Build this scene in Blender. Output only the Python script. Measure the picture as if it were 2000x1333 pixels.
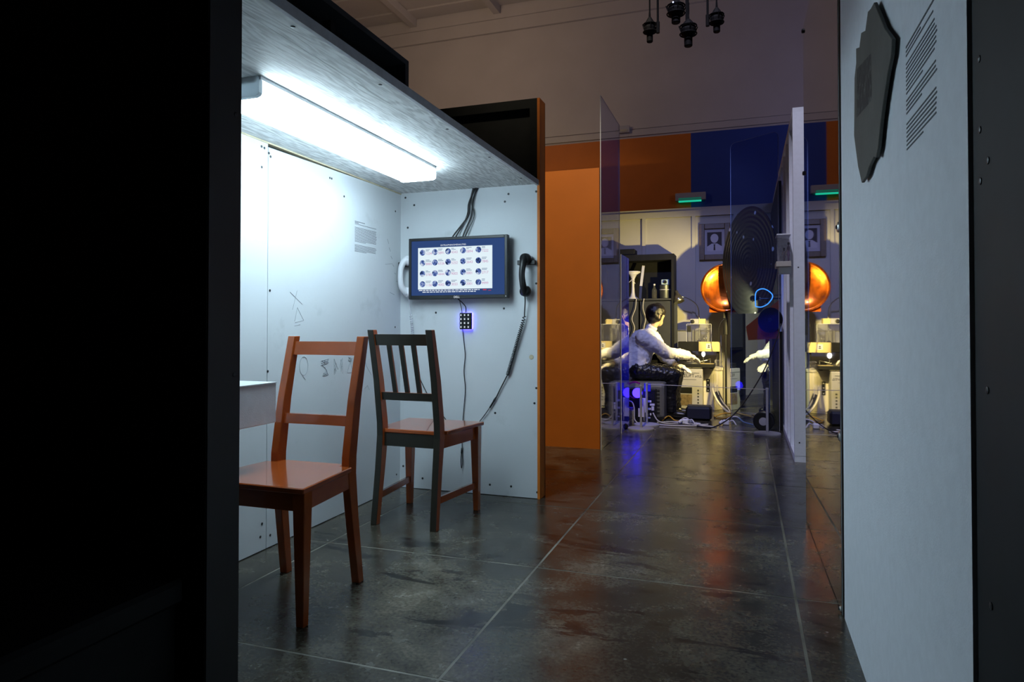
import bpy, bmesh, math, random
from mathutils import Vector, Matrix
for o in list(bpy.data.objects): bpy.data.objects.remove(o)
random.seed(7)
SC = bpy.context.scene
COL = SC.collection
PI = math.pi
# ------------------------------------------------------------------ camera
F, CX, CY, YAW, PIT, H = 1325.0, 1000.0, 619.5, math.radians(19.0), math.radians(0.86), 0.9
cam_d = bpy.data.cameras.new('camera'); cam = bpy.data.objects.new('camera', cam_d); COL.objects.link(cam)
cam_d.sensor_width = 36.0; cam_d.lens = F / 2000 * 36.0; cam_d.shift_y = (CY - 666.5) / 2000
cam_d.clip_start = 0.02; cam_d.clip_end = 60
cam.location = (0, 0, H); cam.rotation_euler = (PI / 2 + PIT, 0, YAW)
SC.camera = cam
SC.view_settings.view_transform = 'Standard'; SC.view_settings.look = 'None'
SC.view_settings.gamma = 1; SC.view_settings.use_curve_mapping = False
SC.view_settings.exposure = 0.0
# ------------------------------------------------------------------ world and gallery lights
W = bpy.data.worlds.new('world'); SC.world = W; W.use_nodes = True
W.node_tree.nodes['Background'].inputs[0].default_value = (0.02, 0.02, 0.025, 1)
W.node_tree.nodes['Background'].inputs[1].default_value = 0.3

def area(name, loc, tgt, size, power, col):
    d = bpy.data.lights.new(name, 'AREA'); d.energy = power; d.color = col; d.size = size
    o = bpy.data.objects.new(name, d); COL.objects.link(o); o.location = loc
    o.rotation_euler = (Vector(tgt) - Vector(loc)).to_track_quat('-Z', 'Y').to_euler()
    return o

def spot(name, loc, tgt, power, col, ang, blend=0.4, rad=0.05):
    d = bpy.data.lights.new(name, 'SPOT'); d.energy = power; d.color = col
    d.spot_size = math.radians(ang); d.spot_blend = blend; d.shadow_soft_size = rad
    o = bpy.data.objects.new(name, d); COL.objects.link(o); o.location = loc
    o.rotation_euler = (Vector(tgt) - Vector(loc)).to_track_quat('-Z', 'Y').to_euler()
    return o

area('gallery_light_warm', (-3.6, 6.4, 4.3), (-3.9, 9.6, 5.0), 0.9, 17, (1.0, 0.70, 0.50))
area('gallery_light_violet', (1.6, 7.0, 3.4), (0.2, 9.6, 4.6), 1.0, 8, (0.60, 0.55, 1.0))
spot('track_light_orange_wall', (-0.9, 2.6, 4.6), (-1.35, 4.95, 0.9), 390, (1.0, 0.85, 0.6), 36, 0.6, 0.06)
spot('track_light_band', (-1.6, 7.2, 5.2), (-2.6, 9.6, 3.0), 6, (1.0, 0.75, 0.5), 50, 0.9, 0.1)
spot('track_light_passage', (-0.35, 2.4, 4.8), (0.33, 5.0, 1.2), 330, (0.80, 0.78, 1.0), 30, 0.7, 0.06)
spot('tableau_spot_warm', (0.05, 6.78, 1.17), (-0.70, 7.9, 0.75), 165, (1.0, 0.77, 0.27), 110, 0.5, 0.02)
spot('added_blue_fill', (-1.5, 6.0, 1.1), (-0.99, 5.93, 0.70), 20, (0.10, 0.16, 1.0), 70, 0.5, 0.05)  # unseen lamp added to backlight the violet sheet and deepen its blue
spot('tableau_spot_blue', (-0.5, 5.2, 2.9), (-0.55, 7.6, 0.9), 140, (0.36, 0.42, 1.0), 66, 0.7, 0.08)
# ------------------------------------------------------------------ helpers
_s, _c = math.sin(YAW), math.cos(YAW)
FW = Vector((-_s * math.cos(PIT), _c * math.cos(PIT), math.sin(PIT))); RT = Vector((_c, _s, 0)); UP = RT.cross(FW)

def at(px, py, Y):
    """point of the photographed ray at depth Y"""
    d = FW + RT * ((px - CX) / F) - UP * ((py - CY) / F)
    return Vector((0, 0, H)) + d * (Y / d.y)

ORG = {}

class MB:
    def __init__(s): s.v = []; s.f = []; s.mi = []; s.m = 0
    def face(s, idx): s.f.append(tuple(idx)); s.mi.append(s.m)
    def quad(s, a, b, c, d):
        n = len(s.v); s.v += [Vector(a), Vector(b), Vector(c), Vector(d)]; s.face((n, n + 1, n + 2, n + 3)); return s
    def box(s, x0, x1, y0, y1, z0, z1):
        n = len(s.v)
        s.v += [Vector(p) for p in ((x0,y0,z0),(x1,y0,z0),(x1,y1,z0),(x0,y1,z0),(x0,y0,z1),(x1,y0,z1),(x1,y1,z1),(x0,y1,z1))]
        for q in ((3,2,1,0),(4,5,6,7),(0,1,5,4),(1,2,6,5),(2,3,7,6),(3,0,4,7)): s.face([n + i for i in q])
        return s
    def hexa(s, b, t):
        """eight corners: bottom four, top four"""
        n = len(s.v); s.v += [Vector(p) for p in b] + [Vector(p) for p in t]
        for q in ((3,2,1,0),(4,5,6,7),(0,1,5,4),(1,2,6,5),(2,3,7,6),(3,0,4,7)): s.face([n + i for i in q])
        return s
    def bar(s, p, q, w, h, up=(0, 0, 1)):
        p, q = Vector(p), Vector(q); d = (q - p).normalized(); u = Vector(up)
        a = d.cross(u)
        if a.length < 1e-4: a = d.cross(Vector((1, 0, 0)))
        a.normalize(); b = a.cross(d).normalized(); a *= w / 2; b *= h / 2
        return s.hexa([p - a - b, p + a - b, q + a - b, q - a - b], [p - a + b, p + a + b, q + a + b, q - a + b])
    def tube(s, pts, r, seg=8, cap=True):
        pts = [Vector(p) for p in pts]; n0 = len(s.v); k = len(pts)
        rs = r if isinstance(r, (list, tuple)) else [r] * k
        prev = None
        for i, p in enumerate(pts):
            d = (pts[min(i + 1, k - 1)] - pts[max(i - 1, 0)])
            if d.length < 1e-9: d = Vector((0, 0, 1))
            d.normalize()
            if prev is None:
                a = d.cross(Vector((0, 0, 1)))
                if a.length < 1e-3: a = d.cross(Vector((1, 0, 0)))
            else: a = prev - d * prev.dot(d)
            a.normalize(); prev = a; b = d.cross(a)
            for j in range(seg):
                t = 2 * PI * j / seg; s.v.append(p + (a * math.cos(t) + b * math.sin(t)) * rs[i])
        for i in range(k - 1):
            for j in range(seg):
                s.face((n0 + i*seg + j, n0 + i*seg + (j+1) % seg, n0 + (i+1)*seg + (j+1) % seg, n0 + (i+1)*seg + j))
        if cap:
            s.face([n0 + j for j in range(seg)][::-1]); s.face([n0 + (k-1)*seg + j for j in range(seg)])
        return s
    def lathe(s, prof, org=(0,0,0), axis=(0,0,1), seg=24):
        """profile of (radius, height) about an axis"""
        ax = Vector(axis).normalized(); a = ax.cross(Vector((0, 0, 1)))
        if a.length < 1e-3: a = Vector((1, 0, 0))
        a.normalize(); b = ax.cross(a); n0 = len(s.v); o = Vector(org)
        for r, h in prof:
            for j in range(seg):
                t = 2 * PI * j / seg; s.v.append(o + ax * h + (a * math.cos(t) + b * math.sin(t)) * r)
        for i in range(len(prof) - 1):
            for j in range(seg):
                s.face((n0 + i*seg + j, n0 + i*seg + (j+1) % seg, n0 + (i+1)*seg + (j+1) % seg, n0 + (i+1)*seg + j))
        if prof[0][0] > 1e-5: s.face([n0 + j for j in range(seg)][::-1])
        if prof[-1][0] > 1e-5: s.face([n0 + (len(prof)-1)*seg + j for j in range(seg)])
        return s
    def prism(s, poly, ext):
        n = len(s.v); k = len(poly); e = Vector(ext)
        s.v += [Vector(p) for p in poly] + [Vector(p) + e for p in poly]
        s.face(list(range(n, n + k))[::-1]); s.face(range(n + k, n + 2 * k))
        for i in range(k): s.face((n + i, n + (i+1) % k, n + k + (i+1) % k, n + k + i))
        return s
    def build(s, name, mat, parent=None, smooth=False, bevel=0, local=False):
        me = bpy.data.meshes.new(name)
        org = Vector((0, 0, 0))
        if not local:
            if parent is not None: org = ORG.get(parent.name, Vector((0, 0, 0)))
            else:
                mn = [min(p[i] for p in s.v) for i in range(3)]; mx = [max(p[i] for p in s.v) for i in range(3)]
                org = Vector(((mn[0]+mx[0])/2, (mn[1]+mx[1])/2, mn[2]))
        me.from_pydata([p - org for p in s.v], [], s.f)
        mats = mat if isinstance(mat, (list, tuple)) else [mat]
        for m in mats: me.materials.append(m)
        if len(mats) > 1: me.polygons.foreach_set('material_index', s.mi)
        bm = bmesh.new(); bm.from_mesh(me)
        bmesh.ops.recalc_face_normals(bm, faces=bm.faces)
        if bevel: bmesh.ops.bevel(bm, geom=bm.edges[:], offset=bevel, segments=1, affect='EDGES', clamp_overlap=True)
        bm.to_mesh(me); bm.free()
        if smooth: me.polygons.foreach_set('use_smooth', [True] * len(me.polygons))
        o = bpy.data.objects.new(name, me); COL.objects.link(o)
        if parent is None: o.location = org; ORG[o.name] = org
        else: o.parent = parent; ORG[o.name] = ORG.get(parent.name, Vector((0, 0, 0)))
        return o

def tag(o, label, cat, group=None):
    o['label'] = label; o['category'] = cat
    if group: o['group'] = group
    return o

def thing(name, label, cat, loc, rz=0, group=None):
    o = bpy.data.objects.new(name, None); COL.objects.link(o); o.empty_display_size = 0.05
    o.location = loc; o.rotation_euler = (0, 0, rz); ORG[o.name] = Vector(loc)
    return tag(o, label, cat, group)

def struct(o, label=None):
    o['kind'] = 'structure'
    if label: o['label'] = label
    return o

def root_struct(name, loc, label=None):
    o = bpy.data.objects.new(name, None); COL.objects.link(o); o.location = loc; ORG[o.name] = Vector(loc)
    return struct(o, label)

def dup(root, loc, rz=None, label=None, group=None):
    r = root.copy(); COL.objects.link(r); r.location = loc; ORG[r.name] = Vector(loc)
    if rz is not None: r.rotation_euler = (0, 0, rz)
    if label: r['label'] = label
    if group: r['group'] = group
    for ch in list(root.children):
        c = ch.copy(); COL.objects.link(c); c.parent = r
        for g in list(ch.children):
            d = g.copy(); COL.objects.link(d); d.parent = c
    return r

def spline(pts, n=8):
    """Catmull-Rom through points"""
    P = [Vector(p) for p in pts]; out = []
    for i in range(len(P) - 1):
        p0 = P[max(i-1, 0)]; p1 = P[i]; p2 = P[i+1]; p3 = P[min(i+2, len(P)-1)]
        for k in range(n):
            t = k / n
            out.append(0.5 * ((2*p1) + (p2-p0)*t + (2*p0-5*p1+4*p2-p3)*t*t + (3*p1-p0-3*p2+p3)*t*t*t))
    out.append(P[-1]); return out

_tx = {}
def text_mesh(txt, size, mat, origin, u, v, name, parent, align='LEFT', off=0.0):
    """flat lettering laid on the plane (u, v)"""
    cu = bpy.data.curves.new('t', 'FONT'); cu.body = txt; cu.size = size; cu.align_x = align
    to = bpy.data.objects.new('t', cu); COL.objects.link(to)
    dg = bpy.context.evaluated_depsgraph_get(); dg.update()
    me = bpy.data.meshes.new_from_object(to.evaluated_get(dg))
    bpy.data.objects.remove(to)
    u = Vector(u).normalized(); v = Vector(v).normalized(); n = u.cross(v)
    org = ORG.get(parent.name, Vector((0, 0, 0))) if parent else Vector((0, 0, 0))
    o0 = Vector(origin) + n * off - org
    for vt in me.vertices: vt.co = o0 + u * vt.co.x + v * vt.co.y
    me.materials.clear(); me.materials.append(mat)
    o = bpy.data.objects.new(name, me); COL.objects.link(o)
    if parent: o.parent = parent; ORG[o.name] = org
    return o
# ------------------------------------------------------------------ materials
def nt(name):
    m = bpy.data.materials.new(name); m.use_nodes = True; t = m.node_tree
    return m, t, t.nodes['Principled BSDF'], t.nodes.new, t.links.new

def mat(name, col, rough=0.5, metal=0.0, vary=0.0, scale=8.0, bump=0.0, bscale=60.0, dirt=None, dscale=3.0, dlo=0.55, dhi=0.75, coat=0.0, aniso=None, emit=None, es=0.0, spec=None):
    m, t, b, N, L = nt(name)
    b.inputs['Base Color'].default_value = (*col, 1); b.inputs['Roughness'].default_value = rough; b.inputs['Metallic'].default_value = metal
    if coat: b.inputs['Coat Weight'].default_value = coat
    if spec is not None: b.inputs['Specular IOR Level'].default_value = spec
    tc = N('ShaderNodeNewGeometry')
    src = None
    if vary:
        nz = N('ShaderNodeTexNoise'); nz.inputs['Scale'].default_value = scale; nz.inputs['Detail'].default_value = 6
        if aniso:
            mp = N('ShaderNodeMapping'); mp.inputs['Scale'].default_value = aniso; L(tc.outputs['Position'], mp.inputs['Vector']); L(mp.outputs[0], nz.inputs['Vector'])
        else: L(tc.outputs['Position'], nz.inputs['Vector'])
        r = N('ShaderNodeMapRange'); r.inputs[1].default_value = 0.3; r.inputs[2].default_value = 0.7
        r.inputs[3].default_value = 1 - vary; r.inputs[4].default_value = 1 + vary
        L(nz.outputs['Fac'], r.inputs[0])
        mx = N('ShaderNodeVectorMath'); mx.operation = 'SCALE'; mx.inputs[0].default_value = col
        L(r.outputs[0], mx.inputs['Scale']); src = mx.outputs[0]
    if dirt:
        n2 = N('ShaderNodeTexNoise'); n2.inputs['Scale'].default_value = dscale; n2.inputs['Detail'].default_value = 8; n2.inputs['Roughness'].default_value = 0.65
        L(tc.outputs['Position'], n2.inputs['Vector'])
        r2 = N('ShaderNodeMapRange'); r2.inputs[1].default_value = dlo; r2.inputs[2].default_value = dhi; L(n2.outputs['Fac'], r2.inputs[0])
        mix = N('ShaderNodeMix'); mix.data_type = 'RGBA'; L(r2.outputs[0], mix.inputs['Factor'])
        if src: L(src, mix.inputs['A'])
        else: mix.inputs['A'].default_value = (*col, 1)
        mix.inputs['B'].default_value = (*dirt, 1); src = mix.outputs['Result']
    if src: L(src, b.inputs['Base Color'])
    if bump:
        n3 = N('ShaderNodeTexNoise'); n3.inputs['Scale'].default_value = bscale; n3.inputs['Detail'].default_value = 4; L(tc.outputs['Position'], n3.inputs['Vector'])
        bp = N('ShaderNodeBump'); bp.inputs['Strength'].default_value = bump; bp.inputs['Distance'].default_value = 0.01
        L(n3.outputs['Fac'], bp.inputs['Height']); L(bp.outputs[0], b.inputs['Normal'])
    if emit:
        b.inputs['Emission Color'].default_value = (*emit, 1); b.inputs['Emission Strength'].default_value = es
    return m

def acrylic(name, tint, ior=1.49, mirror=0.0, haze=0.0, hazecol=(0.8, 0.8, 0.9), rough=0.0):
    """clear sheet: tinted see-through plus mirror-like surface reflection by Fresnel"""
    m = bpy.data.materials.new(name); m.use_nodes = True; t = m.node_tree; t.nodes.clear(); N, L = t.nodes.new, t.links.new
    out = N('ShaderNodeOutputMaterial'); tr = N('ShaderNodeBsdfTransparent'); tr.inputs[0].default_value = (*tint, 1)
    gl = N('ShaderNodeBsdfGlossy'); gl.inputs['Roughness'].default_value = rough; gl.inputs['Color'].default_value = (0.95, 0.95, 1, 1)
    fr = N('ShaderNodeFresnel'); gb = N('ShaderNodeNewGeometry'); io = N('ShaderNodeMapRange')
    io.inputs[3].default_value = ior; io.inputs[4].default_value = 1 / ior   # same reflection entering and leaving the thin sheet
    L(gb.outputs['Backfacing'], io.inputs[0]); L(io.outputs[0], fr.inputs[0])
    mx = N('ShaderNodeMixShader')
    if mirror:
        ma = N('ShaderNodeMath'); ma.operation = 'MAXIMUM'; ma.inputs[1].default_value = mirror; L(fr.outputs[0], ma.inputs[0]); L(ma.outputs[0], mx.inputs[0])
    else: L(fr.outputs[0], mx.inputs[0])
    base = tr.outputs[0]
    if haze:
        df = N('ShaderNodeBsdfDiffuse'); df.inputs[0].default_value = (*hazecol, 1); m2 = N('ShaderNodeMixShader'); m2.inputs[0].default_value = haze
        tl_ = N('ShaderNodeBsdfTranslucent'); tl_.inputs[0].default_value = (*hazecol, 1); m3 = N('ShaderNodeMixShader'); m3.inputs[0].default_value = 0.5
        L(df.outputs[0], m3.inputs[1]); L(tl_.outputs[0], m3.inputs[2]); L(tr.outputs[0], m2.inputs[1]); L(m3.outputs[0], m2.inputs[2]); base = m2.outputs[0]
    L(base, mx.inputs[1]); L(gl.outputs[0], mx.inputs[2]); L(mx.outputs[0], out.inputs[0])
    return m

def glow(name, col, s):
    m = bpy.data.materials.new(name); m.use_nodes = True; t = m.node_tree; t.nodes.clear()
    o = t.nodes.new('ShaderNodeOutputMaterial'); e = t.nodes.new('ShaderNodeEmission'); e.inputs[0].default_value = (*col, 1); e.inputs[1].default_value = s
    t.links.new(e.outputs[0], o.inputs[0]); return m

def floor_material():
    m, t, b, N, L = nt('polished_concrete')
    g = N('ShaderNodeNewGeometry')
    n1 = N('ShaderNodeTexNoise'); n1.inputs['Scale'].default_value = 1.6; n1.inputs['Detail'].default_value = 9; n1.inputs['Roughness'].default_value = 0.62; n1.inputs['Distortion'].default_value = 0.6
    n2 = N('ShaderNodeTexNoise'); n2.inputs['Scale'].default_value = 7; n2.inputs['Detail'].default_value = 8; n2.inputs['Roughness'].default_value = 0.7
    n3 = N('ShaderNodeTexNoise'); n3.inputs['Scale'].default_value = 90; n3.inputs['Detail'].default_value = 3
    n4 = N('ShaderNodeTexNoise'); n4.inputs['Scale'].default_value = 3.2; n4.inputs['Detail'].default_value = 10; n4.inputs['Roughness'].default_value = 0.72; n4.inputs['Distortion'].default_value = 1.2
    mpf = N('ShaderNodeMapping'); mpf.inputs['Scale'].default_value = (0.55, 1.5, 1); L(g.outputs['Position'], mpf.inputs['Vector']); L(mpf.outputs[0], n4.inputs['Vector'])
    for n in (n1, n2, n3): L(g.outputs['Position'], n.inputs['Vector'])
    cr = N('ShaderNodeValToRGB'); e = cr.color_ramp.elements
    e[0].position = 0.33; e[0].color = (0.030, 0.027, 0.021, 1); e[1].position = 0.68; e[1].color = (0.160, 0.141, 0.106, 1)
    k = e.new(0.47); k.color = (0.054, 0.048, 0.036, 1); k = e.new(0.58); k.color = (0.092, 0.083, 0.063, 1)
    L(n1.outputs['Fac'], cr.inputs[0])
    r4 = N('ShaderNodeMapRange'); r4.inputs[1].default_value = 0.555; r4.inputs[2].default_value = 0.60; L(n4.outputs['Fac'], r4.inputs[0])
    mx = N('ShaderNodeMix'); mx.data_type = 'RGBA'; mx.inputs['B'].default_value = (0.007, 0.007, 0.007, 1)
    mu = N('ShaderNodeMath'); mu.operation = 'MULTIPLY'; mu.inputs[1].default_value = 0.85; L(r4.outputs[0], mu.inputs[0])
    L(mu.outputs[0], mx.inputs['Factor']); L(cr.outputs[0], mx.inputs['A'])
    r3 = N('ShaderNodeMapRange'); r3.inputs[1].default_value = 0.35; r3.inputs[2].default_value = 0.75; r3.inputs[3].default_value = 0.65; r3.inputs[4].default_value = 1.5; L(n3.outputs['Fac'], r3.inputs[0])
    r2 = N('ShaderNodeMapRange'); r2.inputs[1].default_value = 0.3; r2.inputs[2].default_value = 0.7; r2.inputs[3].default_value = 0.5; r2.inputs[4].default_value = 1.5; L(n2.outputs['Fac'], r2.inputs[0])
    mm = N('ShaderNodeMath'); mm.operation = 'MULTIPLY'; L(r3.outputs[0], mm.inputs[0]); L(r2.outputs[0], mm.inputs[1])
    oi = N('ShaderNodeObjectInfo'); ro = N('ShaderNodeMapRange'); ro.inputs[3].default_value = 0.88; ro.inputs[4].default_value = 1.14; L(oi.outputs['Random'], ro.inputs[0])
    m3 = N('ShaderNodeMath'); m3.operation = 'MULTIPLY'; L(mm.outputs[0], m3.inputs[0]); L(ro.outputs[0], m3.inputs[1])
    sc = N('ShaderNodeVectorMath'); sc.operation = 'SCALE'; L(mx.outputs['Result'], sc.inputs[0]); L(m3.outputs[0], sc.inputs['Scale'])
    vz = N('ShaderNodeTexVoronoi'); vz.inputs['Scale'].default_value = 5; L(g.outputs['Position'], vz.inputs['Vector'])
    rv = N('ShaderNodeMapRange'); rv.inputs[1].default_value = 0.012; rv.inputs[2].default_value = 0.03; rv.inputs[3].default_value = 0.7; rv.inputs[4].default_value = 0; L(vz.outputs['Distance'], rv.inputs[0])
    m5 = N('ShaderNodeMix'); m5.data_type = 'RGBA'; m5.inputs['B'].default_value = (0.4, 0.4, 0.38, 1); L(rv.outputs[0], m5.inputs['Factor']); L(sc.outputs[0], m5.inputs['A'])
    L(m5.outputs['Result'], b.inputs['Base Color'])
    rr = N('ShaderNodeMapRange'); rr.inputs[1].default_value = 0.3; rr.inputs[2].default_value = 0.7; rr.inputs[3].default_value = 0.15; rr.inputs[4].default_value = 0.32; L(n2.outputs['Fac'], rr.inputs[0]); L(rr.outputs[0], b.inputs['Roughness'])
    bp = N('ShaderNodeBump'); bp.inputs['Strength'].default_value = 0.12; bp.inputs['Distance'].default_value = 0.01; L(n2.outputs['Fac'], bp.inputs['Height']); L(bp.outputs[0], b.inputs['Normal'])
    return m

def plywood_material():
    m, t, b, N, L = nt('whitewashed_plywood')
    g = N('ShaderNodeNewGeometry'); mp = N('ShaderNodeMapping'); mp.inputs['Scale'].default_value = (9, 1.1, 1); L(g.outputs['Position'], mp.inputs['Vector'])
    n = N('ShaderNodeTexNoise'); n.inputs['Scale'].default_value = 1.3; n.inputs['Detail'].default_value = 3; L(mp.outputs[0], n.inputs['Vector'])
    mu = N('ShaderNodeMath'); mu.operation = 'MULTIPLY'; mu.inputs[1].default_value = 90; L(n.outputs['Fac'], mu.inputs[0])
    si = N('ShaderNodeMath'); si.operation = 'SINE'; L(mu.outputs[0], si.inputs[0])
    n2 = N('ShaderNodeTexNoise'); n2.inputs['Scale'].default_value = 14; n2.inputs['Detail'].default_value = 7; L(mp.outputs[0], n2.inputs['Vector'])
    ad = N('ShaderNodeMath'); ad.operation = 'MULTIPLY_ADD'; ad.inputs[1].default_value = 0.16; L(si.outputs[0], ad.inputs[0]); L(n2.outputs['Fac'], ad.inputs[2])
    cr = N('ShaderNodeValToRGB'); e = cr.color_ramp.elements
    e[0].position = 0.28; e[0].color = (0.48, 0.48, 0.47, 1); e[1].position = 0.68; e[1].color = (0.80, 0.81, 0.80, 1); L(ad.outputs[0], cr.inputs[0])
    L(cr.outputs[0], b.inputs['Base Color']); b.inputs['Roughness'].default_value = 0.6
    return m

def two_face_paint(name, col, back, lo, hi):
    """orange lacquer with black paint sprayed on from behind (object-space normal)"""
    m, t, b, N, L = nt(name)
    tc = N('ShaderNodeTexCoord'); sp = N('ShaderNodeSeparateXYZ'); L(tc.outputs['Normal'], sp.inputs[0])
    nz = N('ShaderNodeTexNoise'); nz.inputs['Scale'].default_value = 5; nz.inputs['Detail'].default_value = 4; L(tc.outputs['Object'], nz.inputs['Vector'])
    ng = N('ShaderNodeMath'); ng.operation = 'MULTIPLY_ADD'; ng.inputs[1].default_value = -1; L(sp.outputs[1], ng.inputs[0])
    off = N('ShaderNodeMath'); off.operation = 'MULTIPLY_ADD'; off.inputs[1].default_value = -0.55; off.inputs[2].default_value = 0.28; L(nz.outputs['Fac'], off.inputs[0]); L(off.outputs[0], ng.inputs[2])
    r = N('ShaderNodeMapRange'); r.inputs[1].default_value = lo; r.inputs[2].default_value = hi; L(ng.outputs[0], r.inputs[0])
    mx = N('ShaderNodeMix'); mx.data_type = 'RGBA'; mx.inputs['A'].default_value = (*col, 1); mx.inputs['B'].default_value = (*back, 1); L(r.outputs[0], mx.inputs['Factor'])
    L(mx.outputs['Result'], b.inputs['Base Color']); b.inputs['Roughness'].default_value = 0.28
    return m

def fleck_material(name, col, fleck, scale, thr, rough=0.3):
    m, t, b, N, L = nt(name); tc = N('ShaderNodeNewGeometry')
    v = N('ShaderNodeTexVoronoi'); v.inputs['Scale'].default_value = scale; L(tc.outputs['Position'], v.inputs['Vector'])
    r = N('ShaderNodeMapRange'); r.inputs[1].default_value = thr; r.inputs[2].default_value = thr + 0.04; r.inputs[3].default_value = 1; r.inputs[4].default_value = 0; L(v.outputs['Distance'], r.inputs[0])
    mx = N('ShaderNodeMix'); mx.data_type = 'RGBA'; mx.inputs['A'].default_value = (*col, 1); mx.inputs['B'].default_value = (*fleck, 1); L(r.outputs[0], mx.inputs['Factor']); L(mx.outputs['Result'], b.inputs['Base Color'])
    b.inputs['Roughness'].default_value = rough; return m

def icon_material():
    """round pictures on the screen: blotches of blue, grey and white that differ per picture"""
    m = bpy.data.materials.new('screen_picture'); m.use_nodes = True; t = m.node_tree; t.nodes.clear(); N, L = t.nodes.new, t.links.new
    o = N('ShaderNodeOutputMaterial'); e = N('ShaderNodeEmission'); e.inputs[1].default_value = 0.75
    g = N('ShaderNodeNewGeometry'); oi = N('ShaderNodeObjectInfo'); n = N('ShaderNodeTexNoise'); n.noise_dimensions = '4D'; n.inputs['Scale'].default_value = 70; n.inputs['Detail'].default_value = 3
    L(g.outputs['Position'], n.inputs['Vector']); mu = N('ShaderNodeMath'); mu.operation = 'MULTIPLY'; mu.inputs[1].default_value = 50; L(oi.outputs['Random'], mu.inputs[0]); L(mu.outputs[0], n.inputs['W'])
    c = N('ShaderNodeValToRGB'); el = c.color_ramp.elements; el[0].position = 0.38; el[0].color = (0.015, 0.03, 0.10, 1); el[1].position = 0.66; el[1].color = (0.75, 0.85, 1, 1)
    k = el.new(0.5); k.color = (0.10, 0.18, 0.55, 1); L(n.outputs['Fac'], c.inputs[0]); L(c.outputs[0], e.inputs[0]); L(e.outputs[0], o.inputs[0])
    return m

WHITE = mat('white_painted_board', (0.62, 0.65, 0.68), 0.55, vary=0.03, scale=3, dirt=(0.42, 0.45, 0.46), dscale=4.5, dlo=0.62, dhi=0.9, bump=0.03)
SEAMDARK = mat('dark_gap', (0.03, 0.03, 0.03), 0.8)
WHITE2 = mat('white_partition_paint', (0.82, 0.86, 0.93), 0.6, vary=0.03, scale=40, bump=0.08, bscale=220)
GALWHITE = mat('gallery_wall_paint', (0.60, 0.58, 0.56), 0.8, vary=0.04, scale=2)
BLACK = mat('black_paint', (0.008, 0.009, 0.010), 0.6, vary=0.2, scale=20, spec=.25)
BLACK2 = mat('charcoal_paint', (0.035, 0.04, 0.045), 0.6, vary=0.1, scale=12)
CREAM = mat('cream_partition', (0.52, 0.51, 0.47), 0.6, vary=0.03, scale=5, bump=0.05, bscale=180)
ORANGE = mat('orange_wall_paint', (0.62, 0.165, 0.012), 0.6, vary=0.04, scale=6)
BLUEP = mat('blue_wall_paint', (0.02, 0.06, 0.34), 0.6, vary=0.04, scale=6)
CHAIR = mat('orange_lacquer', (0.37, 0.074, 0.012), 0.2, vary=0.10, scale=12, dirt=(0.62, 0.40, 0.30), dscale=25, dlo=0.74, dhi=0.80, coat=.6)
CHAIR2 = two_face_paint('orange_lacquer_sprayed_black', (0.38, 0.085, 0.016), (0.022, 0.020, 0.014), 0.15, 0.6)
FLOOR = floor_material()
JOINT = mat('floor_joint_filler', (0.19, 0.178, 0.148), 0.5, vary=0.55, scale=5)
PLY = plywood_material()
PLYEDGE = mat('grey_edge_board', (0.55, 0.54, 0.58), 0.7, vary=0.1, scale=25)
RAWWOOD = mat('raw_plywood_edge', (0.55, 0.48, 0.33), 0.7, vary=0.15, scale=30)
SCREWM = mat('screw_head', (0.05, 0.055, 0.06), 0.4, metal=0.6)
STEEL = mat('brushed_steel', (0.62, 0.62, 0.60), 0.3, metal=1.0)
GREYMET = mat('grey_coated_metal', (0.45, 0.46, 0.50), 0.45)
PLAST = mat('black_plastic', (0.011, 0.012, 0.013), 0.4, bump=0.02, bscale=300)
WPLAST = mat('white_plastic', (0.74, 0.75, 0.80), 0.35)
RUBBER = mat('black_cable', (0.012, 0.012, 0.013), 0.45)
WCABLE = mat('white_cable', (0.62, 0.60, 0.58), 0.5)
YCABLE = mat('yellow_cable', (0.55, 0.30, 0.03), 0.5)
LENS = glow('fluorescent_diffuser', (0.67, 0.885, 1.0), 23.0)
ENDCAP = mat('fixture_enamel', (0.66, 0.69, 0.72), 0.4)
def cap_plastic():
    m, t, b, N, L = nt('translucent_end_cap'); b.inputs['Base Color'].default_value = (.6, .63, .66, 1); b.inputs['Roughness'].default_value = .5
    tr = N('ShaderNodeBsdfTranslucent'); tr.inputs[0].default_value = (.6, .65, .68, 1); mx = N('ShaderNodeMixShader'); mx.inputs[0].default_value = .16
    L(b.outputs[0], mx.inputs[1]); L(tr.outputs[0], mx.inputs[2]); L(mx.outputs[0], t.nodes['Material Output'].inputs[0]); return m
CAPM = cap_plastic()
INK = mat('wall_print_ink', (0.10, 0.11, 0.13), 0.7)
PENCIL = mat('wall_pencil', (0.31, 0.33, 0.36), 0.8)
MIRROR = mat('mirror_silver', (0.80, 0.80, 0.80), 0.02, metal=1.0)
SLABM = mat('grey_slab', (0.115, 0.110, 0.098), 0.75, vary=0.12, scale=9, bump=0.15, bscale=120)
CLEAR = acrylic('clear_acrylic', (0.95, 0.96, 0.99), haze=0.05, hazecol=(.8, .78, .95))
CLEAREDGE = mat('acrylic_edge', (0.62, 0.66, 0.78), 0.25)  # pale diffuse colour stands in for light glowing at the sheet edges
BLUEAC = acrylic('blue_tinted_acrylic', (0.74, 0.84, 0.97), haze=0.015, hazecol=(0.4, 0.5, 0.9))
VIOLETAC = acrylic('violet_tinted_acrylic', (0.40, 0.42, 0.95), haze=0.42, hazecol=(0.12, 0.14, 1.0))
HALFMIR = acrylic('half_mirrored_acrylic', (0.35, 0.45, 0.62), mirror=0.85)
ORANGEAC = acrylic('orange_acrylic', (0.85, 0.25, 0.03), mirror=0.03, haze=0.75, hazecol=(0.75, 0.20, 0.02))
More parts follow.
